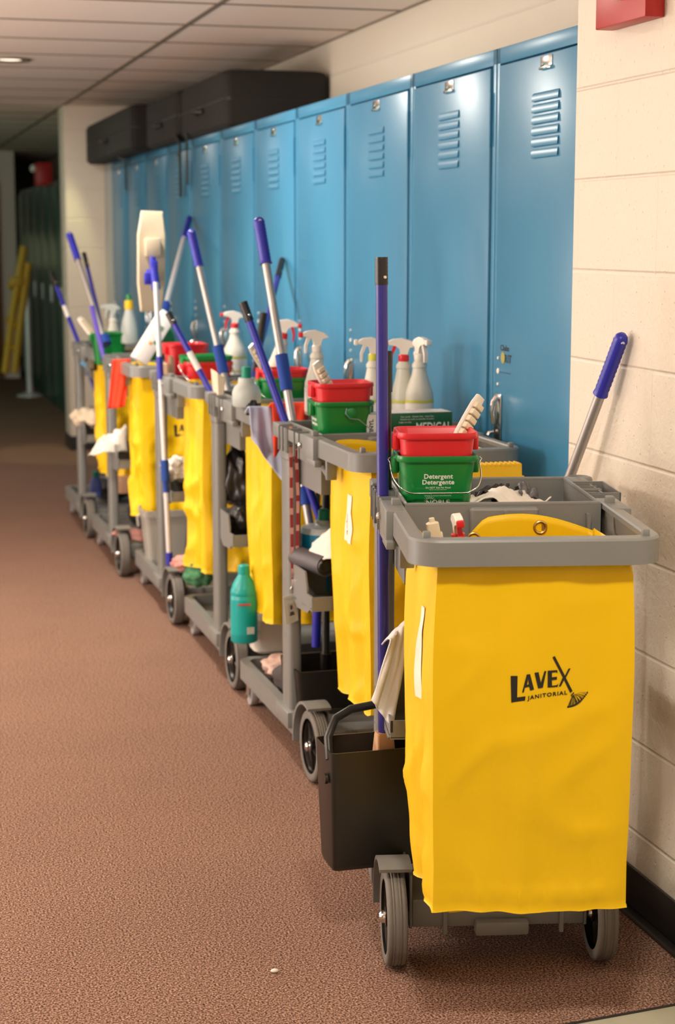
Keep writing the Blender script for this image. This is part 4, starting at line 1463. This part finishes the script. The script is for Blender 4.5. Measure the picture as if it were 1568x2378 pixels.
# mop leaning from the nearest cart to the block wall
mA = aX(1447, 775, XP - 0.02)
mB = aY(1322, 1112, 3.56)
mB2 = mA + (mB - mA) * 2.45
mop = make_pole('mop', 'grey mop pole with a blue grip leaning on the block wall', 'mop', mA, mB2, 0.0125, [(0.0, 0.165, BLUE, 1.25, 'grip'), (0.155, 1.0, STEEL, 0.95, 'pole')])
m_ = MB()
m_.ico((0, 0, -0.03), (0.08, 0.07, 0.05), 0.25, 7)
m_.done('mop_head', WCLOTH, mop)

POLES = [
    ('mop', 'grey mop pole with a blue grip and foam sleeve, at the second cart', 'mop', aY(600, 505, 5.0), aY(722, 1235, 4.72), 0.0125,
     [(0.0, 0.15, BLUE, 1.35, 'grip'), (0.14, 1.0, STEEL, 1.0, 'pole'), (0.442, 0.555, BLUEF, 1.5, 'sleeve'), (0.86, 0.915, BLUEF, 1.4, 'coupling')]),
    ('broom', 'blue broom pole with a ribbed black cap, slanting behind the second cart post', 'broom', aY(564, 702, 4.86), aY(788, 1330, 4.66), 0.0115,
     [(0.0, 0.07, BLACK, 1.15, 'cap'), (0.06, 1.0, BLUE, 1.0, 'pole')]),
    ('broom', 'blue broom pole with a white label, slanting across the third cart', 'broom', aY(391, 727, 5.9), aY(562, 1045, 5.68), 0.0105,
     [(0.0, 0.085, BLACK, 1.15, 'cap'), (0.075, 1.0, BLUE, 1.0, 'pole'), (0.29, 0.42, PAPER, 1.04, 'paper_label')]),
    ('mop', 'grey mop pole with a blue grip, leaning beside the red spray bottle', 'mop', aY(443, 533, 6.05), aY(536, 935, 5.86), 0.0125,
     [(0.0, 0.215, BLUE, 1.3, 'grip'), (0.2, 1.0, STEEL, 1.0, 'pole'), (0.675, 0.83, BLUEF, 1.55, 'sleeve')]),
    ('mop', 'silver mop pole with a blue grip leaning back on the lockers', 'mop', aX(441, 503, XL - 0.02), aY(364, 790, 7.35), 0.013,
     [(0.0, 0.2, BLUE, 1.15, 'grip'), (0.19, 1.0, SILVER, 0.95, 'pole'), (0.74, 0.86, BLUEF, 1.4, 'sleeve')]),
    ('mop', 'grey pole with a blue grip at the fifth cart, in front of the far pier', 'mop', aY(160, 540, 8.2), aY(246, 800, 7.85), 0.0125,
     [(0.0, 0.25, BLUE, 1.3, 'grip'), (0.23, 1.0, STEEL, 1.0, 'pole'), (0.93, 1.0, BLUEF, 2.2, 'sleeve')]),
    ('broom', 'thin dark pole behind the grey one at the fifth cart', 'broom', aY(195, 588, 8.5), aY(236, 760, 8.25), 0.0095,
     [(0.0, 0.2, BLACK, 1.1, 'cap'), (0.18, 1.0, BLUEP, 1.0, 'pole')]),
    ('broom', 'violet-blue pole standing in the fifth cart tool slot', 'broom', aY(213, 712, 7.85), aY(242, 835, 7.7), 0.011,
     [(0.0, 1.0, mat('violet_pole', (0.10, 0.06, 0.42), 0.35), 1.0, 'pole')]),
    ('broom', 'blue pole with a white label standing at the farthest cart', 'broom', aY(119, 634, 9.0), aY(184, 800, 8.72), 0.0105,
     [(0.0, 0.2, BLACK, 1.05, 'cap'), (0.18, 1.0, BLUE, 1.0, 'pole'), (0.47, 0.63, PAPER, 1.1, 'paper_label')]),
    ('broom', 'dark blue pole with a black grip leaning on the lockers behind the third cart', 'broom', aX(656, 604, XL - 0.02), aY(584, 886, 5.82), 0.0105,
     [(0.0, 0.16, BLACK, 1.2, 'cap'), (0.15, 1.0, BLUEP, 1.0, 'pole')]),
    ('scraper', 'black handle standing behind the spray bottle on the third cart', 'scraper', aY(613, 728, 5.72), aY(592, 860, 5.66), 0.012,
     [(0.0, 0.5, BLACK, 1.1, 'hand_grip'), (0.45, 1.0, BLACK, 0.7, 'shaft')]),
    ('broom', 'blue pole low between the fifth and farthest carts', 'broom', aY(205, 862, 8.45), aY(235, 945, 8.4), 0.0105, [(0.0, 1.0, BLUEP, 1.0, 'pole')]),
]
for P_ in POLES:
    make_pole(*P_)

# flat mop held upright, its beige head at the top
fA, fB = aY(362, 655, 6.47), aY(394, 1312, 6.40)
t = make_pole('flat_mop', 'upright flat mop with a long beige head and silver pole, fourth cart', 'mop', fA, fB, 0.0105,
              [(0.0, 1.0, SILVER, 0.95, 'pole'), (0.26, 0.34, BLUE, 1.25, 'sleeve'), (0.625, 0.70, BLUEF, 1.55, 'coupling'), (0.695, 0.74, BLUEF, 1.1, 'coupling'), (0.955, 1.0, BLUE, 1.3, 'end_cap')])
Yh = 6.56
c = [aY(*q, Yh) for q in ((329, 489), (378, 491), (385, 545), (384, 660), (376, 722), (327, 724), (320, 660), (320, 545))]
m_ = MB()
mid = sum(c, Vector()) / 8
m_.loft([[mid + (q - mid) * 0.97 - fB + Vector((0, 0.03, 0)) for q in c], [q - fB + Vector((0, 0.02, 0)) for q in c], [q - fB for q in c], [mid + (q - mid) * 0.93 - fB + Vector((0, -0.006, 0)) for q in c]])
hd = m_.done('mop_plate', BEIGE, t, angle=30)
q0_, q1_ = aY(335, 553, Yh), aY(371, 596, Yh)
m_ = MB()
m_.box((q0_ + q1_) / 2 - fB + Vector((0, -0.018, 0)), (q1_.x - q0_.x, 0.03, q0_.z - q1_.z), bev=0.004)
m_.done('hinge_block', BEIGE, hd)
m_ = MB()
e0, e1 = aY(354, 597, Yh - 0.045), aY(363, 673, Yh - 0.06)
m_.tube([e0 - fB, e0.lerp(e1, 0.5) - fB, e1 - fB], [0.012, 0.016, 0.0165], 12)
m_.box(aY(358, 620, Yh - 0.05) - fB, (0.026, 0.024, 0.05), bev=0.004)
m_.box(aY(343, 647, Yh - 0.04) - fB, (0.026, 0.024, 0.045), bev=0.004)
m_.cyl(aY(343, 628, Yh - 0.03) - fB, aY(354, 640, Yh - 0.05) - fB, 0.007, seg=8)
m_.done('swivel_joint', BLUE, t)

# ------------------------------------------------------------------ wedge, blocks, dustpan of the second cart
def wedge(label, quad, Y, th, m, name='foam_block', cat='foam block', depth=0.05):
    c = [aY(*q, Y) for q in quad]
    o = c[0].copy()
    m_ = MB()
    m_.loft([[p - o for p in c], [p - o + Vector((0.012, depth, 0)) for p in c]])
    bmesh.ops.bevel(m_.bm, geom=list(m_.bm.edges), offset=0.002, segments=1, affect='EDGES')
    ob = m_.done(name, m)
    ob.location = o
    return tag(ob, label, cat)


wedge('pale wedge block stuck upright by the third cart post', [(503, 864), (523, 878), (519, 940), (512, 968), (508, 925)], 5.62, 0.05, CREAM, depth=0.16)
b1 = wedge('small tan wooden block beside the flat mop pole', [(372, 843), (388, 845), (392, 872), (374, 872)], 6.55, 0.05, WOOD, 'wood_block', 'wood block', 0.05)
b2_ = wedge('thin wooden stick standing behind the tan block on the fourth cart', [(390, 826), (398, 828), (402, 872), (392, 872)], 6.6, 0.02, WOOD, 'wood_stick', 'wood stick', 0.015)
p = aY(757, 1100, 4.78)
p1 = aY(757, 1508, 4.66)
t = thing('lobby_dustpan', 'black dustpan lying on the deck of the second cart', 'dustpan', (p1.x, p1.y, 0.15))
m_ = MB()
m_.cyl(p - t.location, Vector((0, 0.0, 0.10)), 0.0115, seg=14)
m_.done('handle', BLACK, t)
m_ = MB()
m_.loft([rr(0.13, 0.10, 0.012, 0.0, 4, 0.02, -0.03), rr(0.14, 0.11, 0.012, 0.115, 4, 0.02, -0.03), rr(0.134, 0.104, 0.012, 0.115, 4, 0.02, -0.03), rr(0.125, 0.095, 0.012, 0.006, 4, 0.02, -0.03)])
m_.done('pan', BLACK, t)
m_ = MB()
m_.lathe([(0.016, 0.085), (0.016, 0.13)], 14)
m_.done('socket', BLACK, t)
bb = aY(748, 1470, 4.8)
tag(MB().cyl((0, 0, 0), (0.004, 0, 0.16), 0.014, seg=14).done('brush_handle', BLUE), 'short blue handle beside the black dustpan pole', 'handle').location = (bb.x - 0.01, bb.y + 0.03, 0.26)

# wet floor sign stowed behind the nearest cart's tray
sY = 3.78
q0_, q1_ = aY(1058, 1080, sY), aY(1201, 1084, sY)
t = thing('wet_floor_sign', 'yellow folded floor sign stowed behind the nearest cart tray', 'floor sign', ((q0_.x + q1_.x) / 2, sY, 0.146))
hwS = (q1_.x - q0_.x) / 2 + 0.012
Hs = q0_.z - 0.146
for nm, yo in (('front_leaf', -0.012), ('back_leaf', 0.012)):
    m_ = MB()
    m_.loft([[Vector((x, yo + y, z)) for x, y in ((-hwS * k, -0.006), (hwS * k, -0.006), (hwS * k, 0.006), (-hwS * k, 0.006))] for z, k in ((0, 1.05), (Hs - 0.03, 1.0), (Hs - 0.028, 0.93), (Hs, 0.92))])
    m_.done(nm, YPL, t)
m_ = MB()
for k in range(14):
    x = -hwS * 0.86 + hwS * 1.72 * k / 13
    m_.bx(x - 0.002, x + 0.002, -0.02, 0.02, Hs - 0.004, Hs + 0.002)
m_.done('handle_ridges', YPL, t)


# ------------------------------------------------------------------ cloths, rags, bags
def sheet(label, name, cat, m, corners, n=(14, 18), amp=0.012, freq=2.2, seed=0.0, thick=0.003, nrm=None, group=None, sag=0.0):
    """hanging or lying cloth: corners top-left, top-right, bottom-right, bottom-left"""
    a, b, c, d = [Vector(q) for q in corners]
    o = a.copy()
    nr = nrm if nrm is not None else (b - a).cross(d - a).normalized()

    def f(u, v):
        p = (a.lerp(b, u)).lerp(d.lerp(c, u), v)
        k = amp * (noise.noise(Vector((u * freq + seed, v * freq * 0.8, seed * 3))) * 1.6 + 0.7 * sin(u * 7 + seed + v * 1.5) * (0.3 + 0.7 * v) + 0.5 * noise.noise(Vector((u * freq * 3, v * freq * 3 + seed, seed))))
        return p + nr * k + Vector((0, 0, -sag * 4 * u * (1 - u))) - o
    m_ = MB()
    m_.grid(f, *n)
    ob = m_.done(name, m, solid=thick, angle=80)
    ob.location = o
    return tag(ob, label, cat, group)


def lump(label, name, m, p, size, amp=0.35, freq=4.0, seed=0.0, group=None, rot=None, sub=4):
    m_ = MB()
    m_.ico((0, 0, 0), size, amp, freq, sub, seed=seed, R=rot)
    ob = m_.done(name, m, angle=60)
    ob.location = p
    return tag(ob, label, name.replace('_', ' '), group)


def hung(label, name, m, quad, Y, back=0.06, **kw):
    """cloth folded over an edge: pixel quad of the hanging face at depth Y plus a short fold going back"""
    c = [aY(*q[:2], Y + (q[2] if len(q) > 2 else 0)) for q in quad]
    o = c[0].copy()
    seed = kw.get('seed', 0.0)
    amp = kw.get('amp', 0.012)

    def f(u, v):
        if v < 0.2:
            k = v / 0.2
            top = c[0].lerp(c[1], u)
            ang = pi / 2 * k
            p = top + Vector((0, back * (1 - sin(ang)), -0.02 * (1 - k) + 0.012 * sin(ang * 2)))
        else:
            k = (v - 0.2) / 0.8
            p = (c[0].lerp(c[1], u)).lerp(c[3].lerp(c[2], u), k)
        w_ = amp * (0.3 + v) * (sin(u * 8 + seed) + 0.6 * sin(u * 17 + seed * 2 + v * 3) + 1.2 * noise.noise(Vector((u * 3, v * 3, seed))))
        return p + Vector((0, -w_, 0)) - o
    m_ = MB()
    m_.grid(f, 22, 26)
    ob = m_.done(name, m, solid=0.0035, angle=80)
    ob.location = o
    return tag(ob, label, kw.get('cat', 'cloth'))


hung('blue-grey cloth draped behind the second cart post', 'cleaning_cloth', BGREY, [(578, 948), (642, 948), (668, 1136), (584, 1018)], 4.93, seed=0.7, amp=0.007)
hung('orange-red cloth draped left of the second cart pails', 'cleaning_cloth', ORANGE, [(632, 940), (718, 938), (716, 985), (634, 1062)], 4.88, seed=2.1, amp=0.008)
hung('bright red cloth hanging over the fifth cart post', 'cleaning_cloth', ORANGE, [(262, 838), (304, 836), (290, 945), (251, 950)], 7.24, seed=3.3, amp=0.006)
hung('light blue cloth hanging on the farthest cart', 'cleaning_cloth', SKYB, [(192, 804), (218, 802), (207, 862), (188, 845)], 8.55, seed=4.2, amp=0.006)
lump('black crumpled rag at the third cart frame, above the blue-grey cloth', 'rag', BLACKM, aY(590, 950, 4.99), (0.024, 0.02, 0.024), 0.5, 5, 1.0)
lump('dark crumpled rag between the light blue cloth and the fifth cart', 'rag', BLACKM, aY(218, 830, 8.3), (0.03, 0.04, 0.06), 0.4, 5, 2.0)
lump('crumpled black bag hanging on the third cart side', 'plastic_bag', BLACKF, aY(552, 1115, 5.62), (0.05, 0.07, 0.12), 0.38, 3.2, 3.0)
lump('black bag stuffed in the third cart side bin', 'plastic_bag', BLACKF, aY(556, 1205, 5.5), (0.04, 0.06, 0.045), 0.3, 3.5, 3.7)
# white cloth and rolled black bag in the second cart side bin
sheet('white cloth lying over the jug in the second cart side bin', 'cleaning_cloth', 'cloth', WCLOTH, [aY(716, 1312, 4.47), aY(728, 1262, 4.52), aY(790, 1205, 4.40), aY(790, 1290, 4.36)], amp=0.008, seed=0.4)
c_ = aY(732, 1306, 4.48)
t = thing('bag_roll', 'roll of black bin liners in the second cart side bin', 'roll of bags', (c_.x, c_.y, c_.z))
ax_ = Vector((0.27, -0.96, -0.02)).normalized()
m_ = MB()
m_.tube([-ax_ * 0.10, -ax_ * 0.02, ax_ * 0.06], [0.029, 0.03, 0.0295], 24)
m_.done('liner_roll', mat('dark_grey_film', (0.085, 0.08, 0.085), 0.5, bump=0.5, bscale=60), t)
m_ = MB()
m_.tube([ax_ * 0.061 + Vector((0.021 * cos(a), 0.008 * cos(a), 0.021 * sin(a))) for a in [2 * pi * k / 20 for k in range(20)]], 0.005, 8, closed=True)
m_.cyl(ax_ * 0.0595, ax_ * 0.0605, 0.024, seg=20)
m_.done('roll_end', BLACKF, t)
# second cart deck: folded sack with red print
lump('dark folded jacket lying on the deck of the second cart', 'jacket', mat('dark_brown_cloth', (0.05, 0.038, 0.036), 0.8, bump=0.4, bscale=90), CARTS[1].pt(-0.135, 0.47, 0.165), (0.07, 0.13, 0.055), 0.2, 3, 5.0)
lump('red and cream crumpled packet at the back of the second cart deck', 'packet', mat('red_cream_packet', (0.62, 0.42, 0.34), 0.5, var=0.6, vscale=22), CARTS[1].pt(-0.10, 0.69, 0.145), (0.085, 0.075, 0.038), 0.35, 4, 6.0)
# nearest cart: white liner and black gloves in the tray, liner hanging at the side
o = C1
sheet('white cloth lying in the tray of the nearest cart', 'cleaning_cloth', 'cloth', WCLOTH, [aY(1095, 1150, 3.36), aY(1215, 1140, 3.42), aY(1280, 1168, 3.26), aY(1085, 1168, 3.24)], amp=0.012, freq=3.5, seed=1.2, n=(26, 16))
lump('white rag bunched under the white cloth in the nearest tray', 'rag', WCLOTH, C1.pt(0.06, 0.10, 0.905), (0.085, 0.05, 0.035), 0.3, 4, 2.2)
sheet('black rubber glove folded in the nearest tray', 'rubber_glove', 'glove', BLACKF, [aY(1100, 1142, 3.40), aY(1170, 1128, 3.42), aY(1182, 1142, 3.38), aY(1110, 1160, 3.36)], amp=0.014, seed=2.6, freq=3)
sheet('grey rubber glove standing up in the nearest tray', 'rubber_glove', 'glove', mat('grey_rubber', (0.13, 0.125, 0.13), 0.5), [aY(1200, 1122, 3.44), aY(1222, 1128, 3.44), aY(1255, 1158, 3.38), aY(1205, 1152, 3.38)], amp=0.012, seed=3.4, freq=3)
MBs = [aY(930, 1455, 3.20), aY(950, 1450, 3.22), aY(905, 1690, 3.18), aY(864, 1625, 3.17)]
hung('white plastic liner hanging at the side of the nearest cart', 'bin_liner', mat('white_film', (0.74, 0.72, 0.70), 0.5), [(906, 1490), (950, 1446), (912, 1692), (862, 1625)], 3.215, seed=1.1, amp=0.006, cat='bin liner')
# far carts
lump('white mop head hanging on the farthest cart post', 'cotton_mop', mat('mop_yarn', (0.72, 0.60, 0.44), 0.95, bump=0.8, bscale=120), aY(200, 968, 8.62), (0.07, 0.08, 0.052), 0.25, 5, 7.0)
lump('second bundle of white mop yarn beside the first on the farthest cart', 'cotton_mop', MATS['mop_yarn'], aY(218, 972, 8.5), (0.045, 0.06, 0.05), 0.2, 5, 8.0)
sheet('white cloth sticking out sideways from the fifth cart', 'cleaning_cloth', 'cloth', WCLOTH, [aY(250, 1004, 7.55), aY(298, 990, 7.5), aY(296, 1048, 7.5), aY(201, 1054, 7.5)], amp=0.02, seed=5.1, freq=3)
lump('white crumpled cloth in the fourth cart side bin', 'rag', WCLOTH, aY(410, 1088, 6.5), (0.055, 0.06, 0.045), 0.45, 5, 9.0)
lump('green rag bundled on the third cart deck, behind its wheel', 'rag', GRNC, aY(462, 1330, 6.18), (0.055, 0.06, 0.05), 0.3, 5, 10.0)
lump('pink rag lying beside the green one behind the fourth cart wheel', 'rag', PINK, aY(430, 1308, 6.24), (0.05, 0.05, 0.03), 0.3, 5, 11.0)
sheet('pink cloth draped over the fifth cart fender', 'cleaning_cloth', 'cloth', PINK, [aY(258, 1240, 7.38), aY(276, 1224, 7.40), aY(334, 1232, 7.46), aY(334, 1256, 7.36)], amp=0.012, seed=6.3)
lump('black bag on the deck of the fifth cart', 'plastic_bag', BLACKF, CARTS[4].pt(-0.02, 0.42, 0.22), (0.10, 0.16, 0.10), 0.2, 4, 12.0)
lump('dark bag on the deck of the farthest cart', 'plastic_bag', BLACKF, CARTS[5].pt(-0.02, 0.5, 0.18), (0.12, 0.14, 0.075), 0.2, 4, 13.0)
sheet('tan folded cloth lying at the third cart side, under the wedge', 'cleaning_cloth', 'cloth', TAN, [aY(378, 900, 6.5), aY(392, 904, 6.5), aY(398, 918, 6.5), aY(384, 918, 6.5)], amp=0.003, seed=2.2)

# lanyard with an identity badge over the second cart post
C2 = CARTS[1]
lx = [(675, 990), (677, 1180), (679, 1300), (681, 1340)]
rx = [(687, 1030), (692, 1150), (691, 1260), (686, 1318), (681, 1345)]
Yp_ = C2.pt(-0.213, 0.20, 0).y
t = thing('lanyard', 'red lanyard with an identity badge hung on the second cart post', 'lanyard', aY(681, 1345, Yp_))
o_ = t.location


def ribbon(pts, m, nm, parent, wd=0.0105):
    m_ = MB()
    ps = [aY(*q, Yp_) - o_ for q in pts]
    dense = []
    for a, b in zip(ps, ps[1:]):
        for k in range(8):
            dense.append(a.lerp(b, k / 8))
    dense.append(ps[-1])
    m_.loft([[p + Vector((-wd / 2, -0.0008, 0)), p + Vector((wd / 2, -0.0008, 0)), p + Vector((wd / 2, 0.0008, 0)), p + Vector((-wd / 2, 0.0008, 0))] for p in dense])
    return m_.done(nm, m, parent), dense


s1, d1 = ribbon(lx, REDSTRAP, 'strap', t, 0.009)
s2, d2 = ribbon(rx, REDSTRAP, 'strap', t, 0.009)
for so, dd in ((s1, d1), (s2, d2)):
    m_ = MB()
    cum = 0
    seglen = 0.0
    for a, b in zip(dd, dd[1:]):
        cum += (b - a).length
        if (cum % 0.058) < 0.03:
            m_._faces([a + Vector((-0.0046, -0.0012, 0)), a + Vector((0.0046, -0.0012, 0)), b + Vector((0.0046, -0.0012, 0)), b + Vector((-0.0046, -0.0012, 0))], [(0, 1, 2, 3)])
    m_.done('strap_print', PINKSTRAP, so, recalc=False)
m_ = MB()
m_.tube([Vector((0, 0, 0)), Vector((0.001, 0, -0.012)), Vector((-0.001, 0, -0.022))], [0.004, 0.006, 0.004], 10)
m_.tube([Vector((-0.001, -0.001, -0.022)) + Vector((0.006 * cos(a), 0, 0.008 * sin(a) - 0.006)) for a in [2 * pi * k / 14 for k in range(14)]], 0.0018, 6, closed=True)
m_.done('clip', CHROME, t)
bc = [aY(*q, Yp_ - 0.003) - o_ for q in ((657, 1386), (688, 1376), (693, 1440), (665, 1452))]


def badge(u, v, dy=0.0):
    p = (bc[0].lerp(bc[1], u)).lerp(bc[3].lerp(bc[2], u), v)
    return p + Vector((0, -dy, 0))


m_ = MB()
m_.loft([[badge(u, v, 0.0) for u, v in ((0, 0), (1, 0), (1, 1), (0, 1))], [badge(u, v, 0.002) for u, v in ((0, 0), (1, 0), (1, 1), (0, 1))]])
bd = m_.done('badge', mat('badge_card', (0.50, 0.48, 0.38), 0.4), t)
m_ = MB()
m_._faces([badge(u, v, 0.0026) for u, v in ((0.28, 0.30), (0.78, 0.30), (0.78, 0.74), (0.28, 0.74))], [(0, 1, 2, 3)])
m_.done('portrait', mat('portrait_backdrop', (0.40, 0.36, 0.32), 0.4), bd, recalc=False)
m_ = MB()
m_._faces([badge(0.53 + 0.10 * cos(a), 0.45 + 0.09 * sin(a), 0.003) for a in [2 * pi * k / 14 for k in range(14)]], [tuple(range(14))])
m_._faces([badge(u, v, 0.003) for u, v in ((0.34, 0.74), (0.40, 0.60), (0.66, 0.60), (0.74, 0.74))], [(0, 1, 2, 3)])
m_.done('portrait_figure', mat('portrait_dark', (0.06, 0.035, 0.03), 0.5), bd, recalc=False)
m_ = MB()
for v0, u0, u1 in ((0.10, 0.12, 0.85), (0.16, 0.3, 0.9), (0.80, 0.2, 0.8), (0.86, 0.3, 0.75), (0.92, 0.25, 0.7)):
    m_._faces([badge(u, v, 0.0028) for u, v in ((u0, v0), (u1, v0), (u1, v0 + 0.022), (u0, v0 + 0.022))], [(0, 1, 2, 3)])
m_.done('badge_print', INKG, bd, recalc=False)
